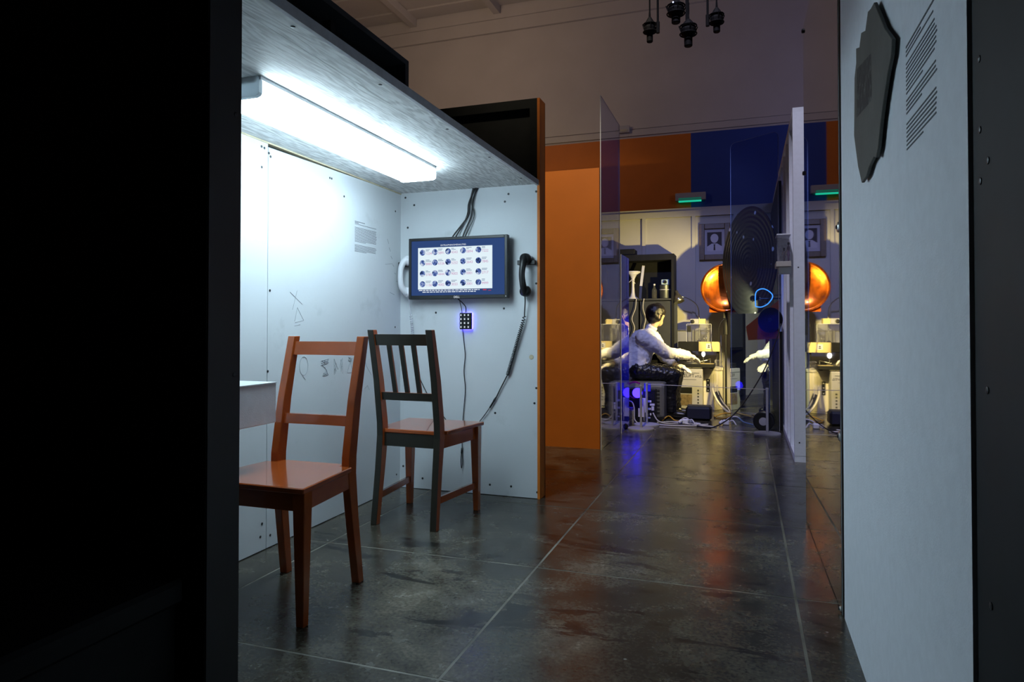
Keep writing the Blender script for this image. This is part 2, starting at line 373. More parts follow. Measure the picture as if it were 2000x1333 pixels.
AMBER = mat('amber_gloss', (0.50, 0.11, 0.008), 0.24, metal=0.85, vary=0.6, scale=9, coat=.6, bump=.2, bscale=9)
# ------------------------------------------------------------------ setting: floor, ceiling, gallery walls
GX = [-2.55, -1.65, -0.745, 0.152, 1.05]; GY = [-1.0, -0.12, 0.74, 1.59, 2.445, 3.30, 4.15, 5.0, 5.85]
fl = struct(MB().box(-8, 6, -4, 9.7, -0.12, -0.0008).build('floor', JOINT), 'polished dark concrete floor with pale joints')
GAP = 0.0045
def slab(x0, x1, y0, y1): return MB().box(x0 + GAP, x1 - GAP, y0 + GAP, y1 - GAP, -0.10, 0.0).build('slab', FLOOR, fl)
for i in range(len(GX) - 1):
    for j in range(len(GY) - 1): slab(GX[i], GX[i+1], GY[j], GY[j+1])
slab(GX[0], GX[-1], GY[-1], 9.7); slab(GX[0], GX[-1], -4, GY[0]); slab(-8, GX[0], -4, 9.7); slab(GX[-1], 6, -4, 9.7)
ce = struct(MB().box(-8, 6, -4, 9.7, 5.80, 5.9).build('ceiling', GALWHITE), 'white boarded gallery ceiling with beams')
for k in range(14):
    y = 9.53 - 0.30 * k; MB().box(-8, 6, y - 0.285, y, 5.745 + 0.02 * (k % 2), 5.80).build('plank', GALWHITE, ce)
for x in (-6.3, -4.92, -3.52, -2.1, -0.7, 0.7): MB().box(x - 0.05, x + 0.05, 4.0, 9.53, 5.62, 5.745).build('beam', GALWHITE, ce)
MB().box(-8, 6, 9.55, 9.6, 5.36, 5.8).build('cornice', GALWHITE, ce); MB().box(-8, 6, 9.52, 9.55, 5.55, 5.62).build('moulding', GALWHITE, ce)
wf = struct(MB().box(-8, 6, 9.6, 9.75, 0, 5.8).build('wall_far', GALWHITE), 'tall pale gallery wall with painted colour band')
MB().box(-8, -0.70, 9.585, 9.6, 0, 3.57).build('painted_panel', ORANGE, wf)
MB().box(-0.70, 1.035, 9.585, 9.6, 0, 3.57).build('painted_panel', BLUEP, wf)
MB().box(1.035, 6, 9.585, 9.6, 0, 3.57).build('painted_panel', ORANGE, wf)
t1 = struct(MB().box(-8, 6, 9.57, 9.6, 3.60, 3.68).box(-8, 6, 9.58, 9.6, 3.70, 3.72).build('trim_1', GALWHITE), 'white rail above the painted colour band')
struct(MB().box(-8.15, -8, -4, 9.7, 0, 5.8).build('wall_left', GALWHITE)); struct(MB().box(6, 6.15, -4, 9.7, 0, 5.8).build('wall_right', GALWHITE))
struct(MB().box(-8, 6, -4.15, -4, 0, 5.8).build('wall_back', BLACK2))
# ------------------------------------------------------------------ the booth
LX, FX, NY, EY, CZ = -1.84, -1.02, 1.18, 3.412, 1.655

def screw(parent, p, n, r=0.006):
    p, n = Vector(p), Vector(n)
    return MB().lathe([(r, -0.001), (r, 0.0012), (r * 0.4, 0.002)], p, n, 8).build('screw', SCREWM, parent)
bw = struct(MB().box(LX - 0.09, LX - 0.018, NY - 0.1, EY + 0.1, 0, 2.05).build('wall_booth_side', BLACK), 'white boarded side wall of the lit booth')
MB().box(LX - 0.018, LX, NY, 2.284, 0.004, 1.66).build('board', WHITE, bw)
MB().hexa([(LX-.018,2.288,.004),(LX,2.288,.004),(LX,EY,.004),(LX-.018,EY,.004)], [(LX-.018,2.288,1.636),(LX,2.288,1.636),(LX,EY,1.654),(LX-.018,EY,1.654)]).build('board', WHITE, bw)
MB().box(LX - 0.017, LX + 0.004, NY, EY, CZ - 0.006, CZ).build('packing_strip', RAWWOOD, bw)
for (y, z) in [(2.245,1.628),(2.262,1.626),(2.30,1.60),(2.247,1.545),(2.29,1.612),(2.72,1.60),(2.735,1.60),(2.84,1.535),(3.35,1.545),(2.25,0.06),(2.26,0.11),(2.31,0.05),(2.275,0.20),(2.30,0.20),(2.30,1.05),(2.29,0.72),(3.36,0.32),(3.35,0.9),(2.33,0.36),(3.37,0.08)]:
    screw(bw, (LX, y, z), (1, 0, 0), 0.0055)
be = struct(MB().box(LX - 0.018, FX - 0.014, EY + 0.012, EY + 0.09, 0, 2.08).build('wall_booth_end', BLACK), 'white boarded end wall of the booth with orange end')
MB().box(LX, FX - 0.002, EY, EY + 0.012, 0.003, CZ).build('board', WHITE, be)
MB().box(FX - 0.014, FX, EY - 0.002, EY + 0.10, 0, 2.11).build('end_post', ORANGE, be)
MB().box(LX, FX - 0.014, EY - 0.002, EY + 0.10, 2.06, 2.11).build('top_rail', BLACK, be)
MB().box(FX - 0.055, FX - 0.014, EY - 0.002, EY + 0.012, 1.70, 2.06).build('stud', BLACK, be)
MB().box(LX, FX - 0.0, EY + 0.09, EY + 0.10, 0, 2.11).build('back_sheet', ORANGE, be)
for (x, z) in [(-1.81,1.63),(-1.755,1.585),(-1.195,1.612),(-1.215,1.572),(-1.04,1.615),(-1.04,1.13),(-1.04,0.58),(-1.035,0.035),(-1.18,0.055),(-1.30,0.055),(-1.70,0.06),(-1.80,0.28),(-1.22,1.0),(-1.27,0.44),(-1.82,0.12),(-1.795,1.46),(-1.05,0.50),(-1.62,0.98)]: screw(be, (x, EY, z), (0, -1, 0), 0.0062)
MB().lathe([(0.014, -0.002), (0.012, 0.002), (0.004, 0.003)], (-1.067, EY, 0.742), (0, -1, 0), 10).build('filler_patch', RAWWOOD, be)
bc = root_struct('ceiling_booth', (-1.4, 2.3, CZ), 'whitewashed plywood roof of the booth')
MB().box(LX - 0.018, -1.133, NY, EY + 0.012, CZ, CZ + 0.018).build('plywood_sheet', PLY, bc)
MB().box(-1.130, FX - 0.012, NY, EY - 0.003, CZ - 0.001, CZ + 0.018).build('plywood_sheet', PLY, bc)
MB().box(FX - 0.012, FX, NY, EY - 0.02, CZ - 0.012, CZ + 0.016).build('edge_board', PLYEDGE, bc)
for y in (1.42, 1.85, 2.35, 2.8, 3.25): screw(bc, (FX - 0.05, y, CZ - 0.001), (0, 0, -1), 0.006)
bn = struct(MB().box(-3.2, FX, NY - 0.096, NY, 0, 2.7).build('wall_booth_near', BLACK), 'black near partition of the booth')
MB().box(FX - 0.001, FX + 0.003, NY - 0.094, NY - 0.004, 0, 2.7).build('end_board', mat('black_end_board', (0.022, 0.024, 0.026), 0.5), bn)
for z in (0.80, 1.35): screw(bn, (FX + 0.003, 1.16, z), (1, 0, 0), 0.005)
tp = root_struct('trim_2', (-1.16, 1.7, 1.68), 'black framed parapet on top of the booth')
MB().box(-1.24, -1.23, NY, 2.19, 1.67, 1.864).build('back_board', BLACK, tp)
MB().box(-1.23, -1.15, NY, 2.19, 1.845, 1.864).build('top_rail', BLACK2, tp)
MB().box(-1.23, -1.15, 2.165, 2.19, 1.672, 1.845).build('stud', BLACK2, tp); MB().box(-1.23, -1.20, 1.775, 1.80, 1.672, 1.845).build('stud', BLACK, tp)
# bench in the dark recess at the left
bt = thing('bench', 'black bench in the dark recess at bottom left', 'bench', (-1.4, 0.85, 0))
MB().box(-1.95, -1.06, 0.66, 1.075, 0.35, 0.40).build('seat', BLACK, bt, bevel=0.008); MB().box(-1.93, -1.08, 0.70, 1.07, 0, 0.35).build('base', BLACK, bt)
# fluorescent fixture
fx = thing('fluorescent_light', 'white fluorescent batten light glowing on the booth roof', 'light', (-1.467, 2.28, 1.595))
MB().box(-1.552, -1.386, 1.667, 2.89, CZ - 0.02, CZ).build('housing', ENDCAP, fx)
prof = [(-1.560, 1.645), (-1.560, 1.606), (-1.556, 1.599), (-1.545, 1.595), (-1.392, 1.595), (-1.381, 1.599), (-1.376, 1.606), (-1.376, 1.638), (-1.380, 1.645)]
MB().prism([(x, 1.680, z) for x, z in prof], (0, 1.205, 0)).build('diffuser', LENS, fx)
for x in (-1.563, -1.373): MB().box(x - .003, x + .003, 1.667, 2.89, 1.643, CZ).build('side_rim', ENDCAP, fx)
for y0 in (1.664, 2.886):
    pr2 = [(-1.468 + (x + 1.468) * 1.02, z + (0.01 if z > 1.63 else -0.002)) for x, z in prof]
    MB().prism([(x, y0, z) for x, z in pr2], (0, 0.015 if y0 < 2 else 0.006, 0)).build('end_cap', CAPM if y0 < 2 else LENS, fx)
# wall shelf box
sh = thing('wall_shelf', 'white box shelf fixed to the booth side wall behind front chair', 'shelf', (-1.68, 1.6, 0.56))
MB().box(LX, -1.53, 1.20, 1.95, 0.572, 0.707).build('carcass', WHITE2, sh, bevel=0.003)
MB().box(LX, -1.528, 1.198, 1.952, 0.707, 0.711).build('top', WHITE, sh)
# ------------------------------------------------------------------ chairs
def make_chair(name, label, M, slats, stretch, loc, rz):
    M1 = CHAIR
    t = thing(name, label, 'chair', loc, rz, 'orange wooden chairs in the booth')
    yz = [(-0.055, 0.0), (-0.02, 0.25), (0.0, 0.40), (-0.002, 0.46), (-0.035, 0.66), (-0.092, 0.888)]
    for sx in (-1, 1):
        m = MB(); w = 0.0155
        ring = []
        for i, (y, z) in enumerate(yz):
            d = [0.016, 0.021, 0.025, 0.025, 0.022, 0.017][i]; x = sx * (0.147 + (0.004 if i in (0,) else 0.0) + 0.0)
            n = len(m.v); m.v += [Vector((x - w, y - d, z)), Vector((x + w, y - d, z)), Vector((x + w, y + d, z)), Vector((x - w, y + d, z))]; ring.append(n)
        for a, b in zip(ring, ring[1:]):
            for j in range(4): m.face((a + j, a + (j+1) % 4, b + (j+1) % 4, b + j))
        m.face([ring[0] + j for j in range(4)][::-1]); m.face([ring[-1] + j for j in range(4)])
        m.build('rear_leg', M, t, bevel=0.002, local=True)
        a = 0.022; c = 0.0135; X = sx * 0.183; Y = 0.325
        MB().hexa([(X - c + sx*.004, Y - c + .004, 0), (X + c + sx*.004, Y - c + .004, 0), (X + c + sx*.004, Y + c + .004, 0), (X - c + sx*.004, Y + c + .004, 0)],
                  [(X - a, Y - a, 0.414), (X + a, Y - a, 0.414), (X + a, Y + a, 0.414), (X - a, Y + a, 0.414)]).build('front_leg', M1, t, bevel=0.002, local=True)
        MB().hexa([(sx*.150 - .009, .012, .352), (sx*.150 + .009, .012, .352), (sx*.181 + .009, .31, .352), (sx*.181 - .009, .31, .352)],
                  [(sx*.150 - .009, .012, .412), (sx*.150 + .009, .012, .412), (sx*.181 + .009, .31, .412), (sx*.181 - .009, .31, .412)]).build('side_rail', M1, t, local=True)
        if stretch: MB().bar((sx * 0.149, -0.025, 0.125), (sx * 0.184, 0.318, 0.125), 0.014, 0.03).build('stretcher', M1, t, local=True)
    MB().box(-0.166, 0.166, 0.317, 0.334, 0.352, 0.412).build('front_rail', M1, t, local=True)
    MB().box(-0.134, 0.134, -0.008, 0.010, 0.352, 0.412).build('rear_rail', M, t, local=True)
    s = MB(); poly = [(-.130, -.012), (.130, -.012), (.130, .028), (.176, .028), (.212, .362), (-.212, .362), (-.176, .028), (-.130, .028)]
    s.prism([(x, y, .413) for x, y in poly], (0, 0, .018)); s.build('seat', M1, t, bevel=0.003, local=True)
    def rail(z0, z1, thick, bow):
        m = MB(); k = 8
        def yy(z): return -0.035 + (z - 0.66) / (0.888 - 0.66) * -0.057 if z > .66 else -0.002 - (z - .46) / .2 * .033
        for i in range(k):
            x0, x1 = -0.133 + 0.266 * i / k, -0.133 + 0.266 * (i + 1) / k
            b0, b1 = -bow * (1 - (x0 / .133) ** 2), -bow * (1 - (x1 / .133) ** 2)
            m.hexa([(x0, yy(z0)+b0-thick/2, z0), (x1, yy(z0)+b1-thick/2, z0), (x1, yy(z0)+b1+thick/2, z0), (x0, yy(z0)+b0+thick/2, z0)],
                   [(x0, yy(z1)+b0-thick/2, z1), (x1, yy(z1)+b1-thick/2, z1), (x1, yy(z1)+b1+thick/2, z1), (x0, yy(z1)+b0+thick/2, z1)])
        return m
    rail(0.818, 0.868, 0.018, 0.010).build('top_rail', M, t, local=True)
    rail(0.566, 0.602, 0.018, 0.004).build('lower_back_rail', M, t, local=True)
    if slats:
        for x in (-0.062, 0.0, 0.062): MB().bar((x, -0.026, 0.60), (x, -0.086, 0.822), 0.022, 0.010, (0, 1, 0)).build('slat', M, t, local=True)
    return t
c1 = make_chair('dining_chair', 'orange lacquered chair without back slats facing the camera', CHAIR, False, False, (-1.452, 2.05, 0), PI)
c1.scale = (1, 0.955, 0.976)
c2 = make_chair('dining_chair', 'orange chair with three slats and back sprayed black, facing the monitor', CHAIR2, True, True, (-1.452, 2.79, 0), -0.03)
# ------------------------------------------------------------------ monitor
SCR_B = glow('screen_blue', (0.030, 0.066, 0.20), 0.95); SCR_W = glow('screen_white', (0.80, 0.93, 1.0), 0.95); SCR_T = glow('screen_letters', (0.85, 0.92, 1), 0.9)
SCR_P = glow('screen_numbers', (0.62, 0.28, 0.52), 0.9); SCR_G = glow('screen_captions', (0.22, 0.28, 0.42), 0.9); SCR_R = glow('screen_red', (0.7, 0.05, 0.08), 0.9); ICON = icon_material()
mo = thing('monitor', 'black flat screen monitor showing rows of round pictures and numbers', 'monitor', (-1.47, EY, 1.05))
MX0, MX1, MZ0, MZ1 = -1.757, -1.180, 1.053, 1.388; MY = EY - 0.062
def mframe(m, x0, x1, z0, z1, y0, y1, b, bb):
    m.box(x0, x0 + b, y0, y1, z0, z1); m.box(x1 - b, x1, y0, y1, z0, z1); m.box(x0 + b, x1 - b, y0, y1, z1 - b, z1); m.box(x0 + b, x1 - b, y0, y1, z0, z0 + bb); return m
mframe(MB(), MX0, MX1, MZ0, MZ1, MY, MY + 0.035, 0.016, 0.020).build('bezel', PLAST, mo, bevel=0.002)
MB().box(MX0 + 0.01, MX1 - 0.01, MY + 0.02, MY + 0.04, MZ0 + 0.01, MZ1 - 0.01).build('back_shell', PLAST, mo)
MB().box(-1.52, -1.42, MY + 0.035, EY, 1.17, 1.27).build('mount', PLAST, mo)
scn = MB().box(MX0 + 0.015, MX1 - 0.015, MY + 0.004, MY + 0.01, MZ0 + 0.019, MZ1 - 0.015).build('screen', SCR_B, mo)
text_mesh('D\u2211LL'.replace('\u2211', 'E'), 0.016, SCR_T, (-1.468, MY - 0.0008, MZ0 + 0.004), (1, 0, 0), (0, 0, 1), 'maker_mark', mo, 'CENTER')
SW, SHh = MX1 - MX0 - 0.03, MZ1 - MZ0 - 0.034
def sx(u): return MX0 + 0.015 + u * SW
def sz(v): return MZ1 - 0.015 - v * SHh
YS = MY + 0.0036
MB().box(sx(0.075), sx(0.872), YS, YS + 0.0006, sz(0.887), sz(0.128)).build('picture_field', SCR_W, scn)
text_mesh('EXTRA/PHENOMENALITIES', 0.0125, SCR_T, (sx(0.46), YS - .0004, sz(0.108)), (1, 0, 0), (0, 0, 1), 'title', scn, 'CENTER')
nums = ['1234 5891 4343 0894 7222', '8885 6326 5252 2643 7845', '3785 4444 9003 0001 2717', '1156 4002 3033 2001 9999']
colu = [0.125, 0.262, 0.405, 0.565, 0.728]; rowv = [0.215, 0.405, 0.60, 0.79]
rnd = random.Random(3)
for r in range(4):
    for k in range(5):
        u = colu[k]; v = rowv[r] - 0.004 * k
        MB().lathe([(0.0165, 0), (0.0165, 0.0006)], (sx(u), YS, sz(v)), (0, -1, 0), 20).build('picture', ICON, scn)
        text_mesh(nums[r].split()[k], 0.019, SCR_P, (sx(u) + 0.019, YS - .0006, sz(v) - 0.012), (1, 0, 0), (0, 0, 1), 'number', scn)
        m = MB()
        for q in range(2):
            m.box(sx(u) + 0.019, sx(u) + 0.019 + rnd.uniform(.014, .034), YS - .0008, YS - .0002, sz(v) + 0.0075 + .0065 * q, sz(v) + 0.0075 + .0065 * q + .0028)
        m.build('caption', SCR_G, scn)
m = MB()
for q, (u0, u1) in enumerate([(0.085, 0.74), (0.125, 0.70)]):
    u = u0
    while u < u1:
        w = rnd.uniform(.012, .04); m.box(sx(u), sx(min(u + w, u1)), YS - .0004, YS + .0002, sz(0.913 + .030 * q), sz(0.898 + .030 * q)); u += w + .008
m.build('instruction_lines', SCR_T, scn)
MB().box(sx(0.775), sx(0.812), YS - .0004, YS + .0002, sz(0.918), sz(0.902)).box(sx(0.83), sx(0.86), YS - .0004, YS + .0002, sz(0.925), sz(0.918)).build('red_word', SCR_R, scn)
MB().lathe([(0.002, 0), (0.002, 0.001)], (MX1 - 0.008, MY, MZ0 + 0.010), (0, -1, 0), 8).build('power_light', SCR_T, mo)
# cables above the monitor
G = 'black cables hanging from the booth roof behind the monitor'
for k, (x0, xm, x1, r, lab) in enumerate([(-1.395,-1.415,-1.515,.0042,'leftmost thick black cable dropping to the monitor top'),(-1.385,-1.42,-1.492,.0032,'thin black cable beside the leftmost, above the monitor'),(-1.378,-1.395,-1.452,.0046,'thick black cable in the middle of the drop above the monitor'),(-1.368,-1.40,-1.436,.0028,'rightmost thin black cable dropping to the monitor top')]):
    p = spline([(x0, EY - .006, CZ), (xm, EY - .008 - .003 * k, 1.575), (xm - .012 * (1 if k < 3 else -1), EY - .012, 1.50), (x1, EY - .022, 1.385), (x1 + .005, EY - .02, 1.33)], 8)
    tag(MB().tube(p, r, 6).build('monitor_cable', RUBBER, smooth=True), lab, 'cable', G)
# handsets
def handset(name, M, label, x, zt, zb, yf, tilt):
    t = thing(name, label, 'telephone', (x, EY, zb))
    p = spline([(x + tilt, yf + .012, zt - .012), (x, yf - .012, zt - .05), (x - .004, yf - .02, (zt + zb) / 2), (x, yf - .012, zb + .05), (x + tilt, yf + .012, zb + .018)], 6)
    MB().tube(p, [0.021 - 0.005 * math.sin(PI * i / (len(p) - 1)) for i in range(len(p))], 12).build('grip', M, t, smooth=True)
    for z in (zt - .022, zb + .022):
        MB().lathe([(0.026, -.012), (0.029, .0), (0.029, .016), (0.021, .026), (0.0, .027)], (x + tilt, yf + .012, z), (0.35 if tilt > 0 else 0.1, 1, 0), 18).build('ear_cup' if z > (zt + zb) / 2 else 'mouth_cup', M, t, smooth=True)
    h = MB().box(x - .046, x + .052, EY - .026, EY, zt - .052, zt - .028).build('hook', PLAST, t, bevel=.002)
    return t
handset('telephone_handset', PLAST, 'black telephone handset hanging right of the monitor', -1.092, 1.280, 1.066, EY - .052, 0.002)
handset('telephone_handset', WPLAST, 'white telephone handset hanging left of the monitor in corner', -1.797, 1.292, 1.072, EY - .052, 0.02)
# coiled cord
def coil(a, b, r, turns, n):
    a, b = Vector(a), Vector(b); d = (b - a); L_ = d.length; d.normalize(); u = d.cross(Vector((0, 1, 0))).normalized(); w = d.cross(u); out = []
    for i in range(n + 1):
        t = i / n; ph = 2 * PI * turns * (t ** 1.25); out.append(a + d * (L_ * t) + u * (r * math.cos(ph)) + w * (r * math.sin(ph)))
    return out
t = thing('handset_cord', 'black coiled cord running down from the black handset', 'cord', (-1.2, EY, 0.41))
MB().tube(spline([(-1.089, EY-.045, 1.075), (-1.092, EY-.03, 1.03), (-1.098, EY-.02, .975), (-1.099, EY-.018, .955)]), .0032, 6).build('lead', RUBBER, t, smooth=True)
MB().tube(coil((-1.099, EY-.018, .958), (-1.196, EY-.014, .645), .0075, 36, 430), .0026, 5).build('coil', RUBBER, t, smooth=True)
MB().tube(spline([(-1.194, EY-.012, .65), (-1.235, EY-.01, .575), (-1.262, EY-.01, .522)]), .0032, 6).build('lead', RUBBER, t, smooth=True)
MB().tube([(-1.262, EY-.01, .525), (-1.272, EY-.01, .508), (-1.277, EY-.01, .500), (-1.297, EY-.01, .468)], [.004, .0062, .005, .0045], 8).build('plug', PLAST, t, smooth=True)
MB().tube(spline([(-1.296, EY-.01, .47), (-1.345, EY-.01, .405), (-1.40, EY-.012, .345), (-1.45, EY-.012, .29)]), .0024, 6).build('lead', RUBBER, t, smooth=True)
t = thing('handset_cord', 'pale coiled cord running down from the white handset', 'cord', (-1.78, EY, .6))
MB().tube(spline([(-1.775, EY-.04, 1.08), (-1.772, EY-.02, 1.02), (-1.768, EY-.015, .97)]), .0028, 6).build('lead', WPLAST, t, smooth=True)
MB().tube(coil((-1.768, EY-.014, .97), (-1.735, EY-.012, .66), .0065, 34, 400), .0022, 5).build('coil', WPLAST, t, smooth=True)
MB().tube(spline([(-1.735, EY-.012, .66), (-1.66, EY-.01, .52), (-1.56, EY-.01, .40), (-1.465, EY-.012, .29)]), .0024, 6).build('lead', RUBBER, t, smooth=True)
# keypad
kp = thing('keypad', 'small black keypad with blue backlight under the monitor', 'keypad', (-1.433, EY, .89))
MB().box(-1.468, -1.399, EY - .022, EY - .008, .888, .978).build('body', PLAST, kp, bevel=.002)
KBL = glow('keypad_backlight', (0.10, 0.08, 1.0), 26.0)
MB().box(-1.4655, -1.4015, EY - .008, EY - .001, .8905, .9755).build('light_strip', KBL, kp)
for i in range(3):
    for j in range(4):
        x, z = -1.457 + .0215 * i, .9005 + .0215 * j
        kk = MB().box(x - .0085, x + .0085, EY - .030, EY - .022, z - .0085, z + .0085).build('key', BLACK2, kp, bevel=.0015)
        MB().box(x - .003, x + .003, EY - .0306, EY - .0299, z - .004, z + .004).build('legend', SCR_T, kk)
tag(MB().tube(spline([(-1.466, EY-.05, 1.052), (-1.452, EY-.03, 1.035), (-1.434, EY-.02, 1.01), (-1.434, EY-.016, .979)]), .0028, 6).build('keypad_cable', RUBBER, smooth=True), 'short black cable from the monitor underside into the keypad', 'cable')
t = thing('hanging_cable', 'thin black cable hanging behind the rear chair seat with dangling plugs', 'cable', (-1.45, EY, .13))
MB().tube(spline([(-1.462, EY-.04, 1.05), (-1.455, EY-.02, .98), (-1.453, EY-.009, .86), (-1.441, EY-.009, .75), (-1.448, EY-.009, .66), (-1.440, EY-.009, .56), (-1.452, EY-.009, .42), (-1.457, EY-.01, .30), (-1.458, EY-.01, .24)]), .0022, 6).build('cord', RUBBER, t, smooth=True)
MB().tube([(-1.458, EY-.01, .245), (-1.460, EY-.01, .215)], .006, 8).build('splitter', PLAST, t, smooth=True)
for dx in (-.006, .005):
    MB().tube(spline([(-1.459 + dx * .5, EY-.01, .217), (-1.458 + dx, EY-.012, .17), (-1.460 + dx * .3, EY-.011, .135)]), .0022, 6).build('tail', RUBBER, t, smooth=True)
# printed text on the booth side wall, built as rows of word strokes
def word_rows(name, label, org, u, v, width, rows, parent_cat, lh, th, seed, n_off=.0008):
    """rows: (number of lines, fraction widths) paragraphs of illegibly small print"""
    R = random.Random(seed); u, v = Vector(u).normalized(), Vector(v).normalized(); n = u.cross(v)
    t = thing(name, label, parent_cat, org); y = 0
    for (cnt, wf, bold, gap) in rows:
        m = MB()
        for i in range(cnt):
            W_ = width * wf * (1 if i < cnt - 1 or cnt == 1 else R.uniform(.3, .7)) * R.uniform(.94, 1.0); x = 0
            while x < W_ - .004:
                w = min(R.uniform(.018, .06) * width * 1.6, W_ - x); h = th * (1.3 if bold else 1)
                p = Vector(org) + u * x - v * y; a = p; 
                m.prism([p, p + u * w, p + u * w + v * h, p + v * h], n * n_off); x += w + .012 * width
            y += lh
        m.build('text_lines', INK, t); y += gap
    return t
word_rows('wall_text', 'block of small printed text on the white booth wall', (LX, 2.937, 1.428), (0, 1, 0), (0, 0, 1), .212,
          [(1, .45, True, 0), (1, .2, True, 0), (1, 1.0, False, .010), (12, 1.0, False, .011), (6, 1.0, False, 0)], 'wall text', .0064, .0022, 5)
# pencil drawings on the booth side wall
def strokes(name, label, polys, r=.0016):
    t = thing(name, label, 'drawing', (LX, polys[0][0][0], polys[0][0][1]))
    for pl in polys: MB().tube([(LX + .0006, y, z) for y, z in pl], r, 4).build('stroke', PENCIL, t)
    return t
RR = random.Random(11)
strokes('wall_drawing', 'pencilled oval on the booth wall, seen through the front chair back', [[(2.527 + .03 * math.cos(a), .729 + .041 * math.sin(a)) for a in [i * PI / 10 for i in range(21)]], [(2.52, .685), (2.54, .668)]], .0011)
def hatch(y0, y1, z0, z1, n): return [[(RR.uniform(y0, y1), RR.uniform(z0, z1)), (RR.uniform(y0, y1), RR.uniform(z0, z1))] for _ in range(n)]
strokes('wall_drawing', 'pencilled hourglass scribble on the booth wall', [[(2.655, .745), (2.715, .752)], [(2.655, .725), (2.715, .735)], [(2.665, .725), (2.70, .70), (2.668, .675), (2.712, .678), (2.685, .715)]] + hatch(2.655, 2.715, .725, .752, 9) + hatch(2.672, 2.705, .675, .695, 7), .0013)
strokes('wall_drawing', 'pencilled letter M shape on the booth wall', [[(2.762, .675), (2.760, .75), (2.792, .698), (2.83, .752), (2.833, .676)], [(2.77, .68), (2.768, .74)]] + hatch(2.76, 2.782, .68, .735, 6) + hatch(2.812, 2.834, .68, .745, 7), .0011)
strokes('wall_drawing', 'pencilled triangle with hatched top on the booth wall', [[(2.872, .677), (2.897, .73), (2.922, .677), (2.872, .677)]] + hatch(2.878, 2.92, .728, .755, 9), .0011)
strokes('wall_drawing', 'thin pencilled crossed lines and triangle left of the front chair top', [[(2.43, 1.05), (2.515, 1.0)], [(2.447, .975), (2.478, 1.058)], [(2.462, .925), (2.48, .985), (2.525, .93), (2.465, .92)], [(2.462, .905), (2.50, .912)]], .0008)
strokes('wall_drawing', 'faint grey scuff lines beside the corner of the booth', hatch(3.22, 3.38, 1.0, 1.4, 14) [:0] + [[(3.26 + .02 * i, 1.38 - .045 * i), (3.275 + .02 * i, 1.355 - .04 * i)] for i in range(6)] + [[(3.24, 1.24), (3.32, 1.25)], [(3.29, 1.09), (3.34, 1.08)]], .0009)
strokes('wall_drawing', 'faint pencilled curve low on the booth wall near the rear chair', [[(3.02, .76), (3.05, .70), (3.10, .65)], [(3.03, .585), (3.06, .60), (3.08, .575)]], .0008)
# ------------------------------------------------------------------ orange wall and clear panel behind the booth
ow = struct(MB().box(-2.6, FX, 4.949, 5.04, 0, 2.083).build('wall_orange', ORANGE), 'orange painted partition behind the booth')
def sheet(name, a, b, z0, z1, th, M, label, cat, radius=0.0, edge=CLEAREDGE):
    """upright sheet between two floor points, corners rounded by radius"""
    a, b = Vector((a[0], a[1], 0)), Vector((b[0], b[1], 0)); u = (b - a); w = u.length; u.normalize(); n = Vector((-u.y, u.x, 0)) * th
    pts = []
    if radius:
        for cx, cz, s0 in ((w - radius, z1 - radius, 0), (radius, z1 - radius, 90)):
            for k in range(7): an = math.radians(s0 + 15 * k); pts.append((cx + radius * math.cos(an), cz + radius * math.sin(an)))
        pts = [(0, z0), (w, z0)] + pts
    else: pts = [(0, z0), (w, z0), (w, z1), (0, z1)]
    m = MB(); n0 = 0; P = [a + u * x + Vector((0, 0, z)) for x, z in pts]; k = len(P)
    m.v += P + [p + n for p in P]; m.face(range(k)); m.face(range(k, 2 * k)); m.m = 1
    for i in range(k): m.face((i, (i+1) % k, k + (i+1) % k, k + i))
    o = m.build(name, [M, edge]); return tag(o, label, cat)
sheet('acrylic_panel', (-1.0, 4.912), (-1.0, 5.70), 0, 2.61, .006, CLEAR, 'tall clear acrylic sheet standing at the orange wall edge', 'panel')
sheet('acrylic_panel', (-0.995, 5.74), (-0.995, 6.13), 0, 1.52, .006, VIOLETAC, 'lower violet tinted acrylic sheet behind the tall clear one', 'panel')
# ------------------------------------------------------------------ right wall: white partition, mirror, slab
RX = 0.285
wr = struct(MB().box(RX, RX + .08, 1.063, 2.33, 0, 2.5).build('wall_partition', WHITE2), 'white partition on the right carrying the slab and text')
struct(MB().box(RX + .005, RX + .09, -0.6, 1.059, 0, 2.5).build('wall_dark_partition', mat('dark_partition_paint', (.016, .019, .022), .6, vary=.15, scale=12, spec=.3)), 'charcoal partition at the right edge')
wd = bpy.data.objects['wall_dark_partition']
for (y, z) in [(1.03, 1.157), (1.0, 1.11), (1.03, 1.09), (1.03, 1.25), (1.01, .82), (1.005, .55)]: screw(wd, (RX + .005, y, z), (-1, 0, 0), .005)
MA = 0.018
def mx(y): return 0.272 - math.tan(MA) * (y - 2.9)
mi = thing('mirror', 'tall mirror panel bolted flush beside the white partition', 'mirror', (0.275, 2.9, 0))
nrm = Vector((math.cos(MA), math.sin(MA), 0))
def mq(y, off): return Vector((mx(y), y, 0)) + nrm * off
a, b = mq(2.372, 0), mq(3.442, 0)
MB().hexa([a + Vector((0,0,.004)), a + nrm * .004 + Vector((0,0,.004)), b + nrm * .004 + Vector((0,0,.004)), b + Vector((0,0,.004))], [p + Vector((0, 0, 2.31)) for p in (a, a + nrm * .004, b + nrm * .004, b)]).build('glass', MIRROR, mi)
a, b = mq(2.36, .0042), mq(3.44, .0042)
MB().hexa([a, a + nrm * .03, b + nrm * .03, b], [p + Vector((0, 0, 2.30)) for p in (a, a + nrm * .03, b + nrm * .03, b)]).build('backing_board', BLACK, mi)
a, b = mq(2.334, .001), mq(2.358, .001)
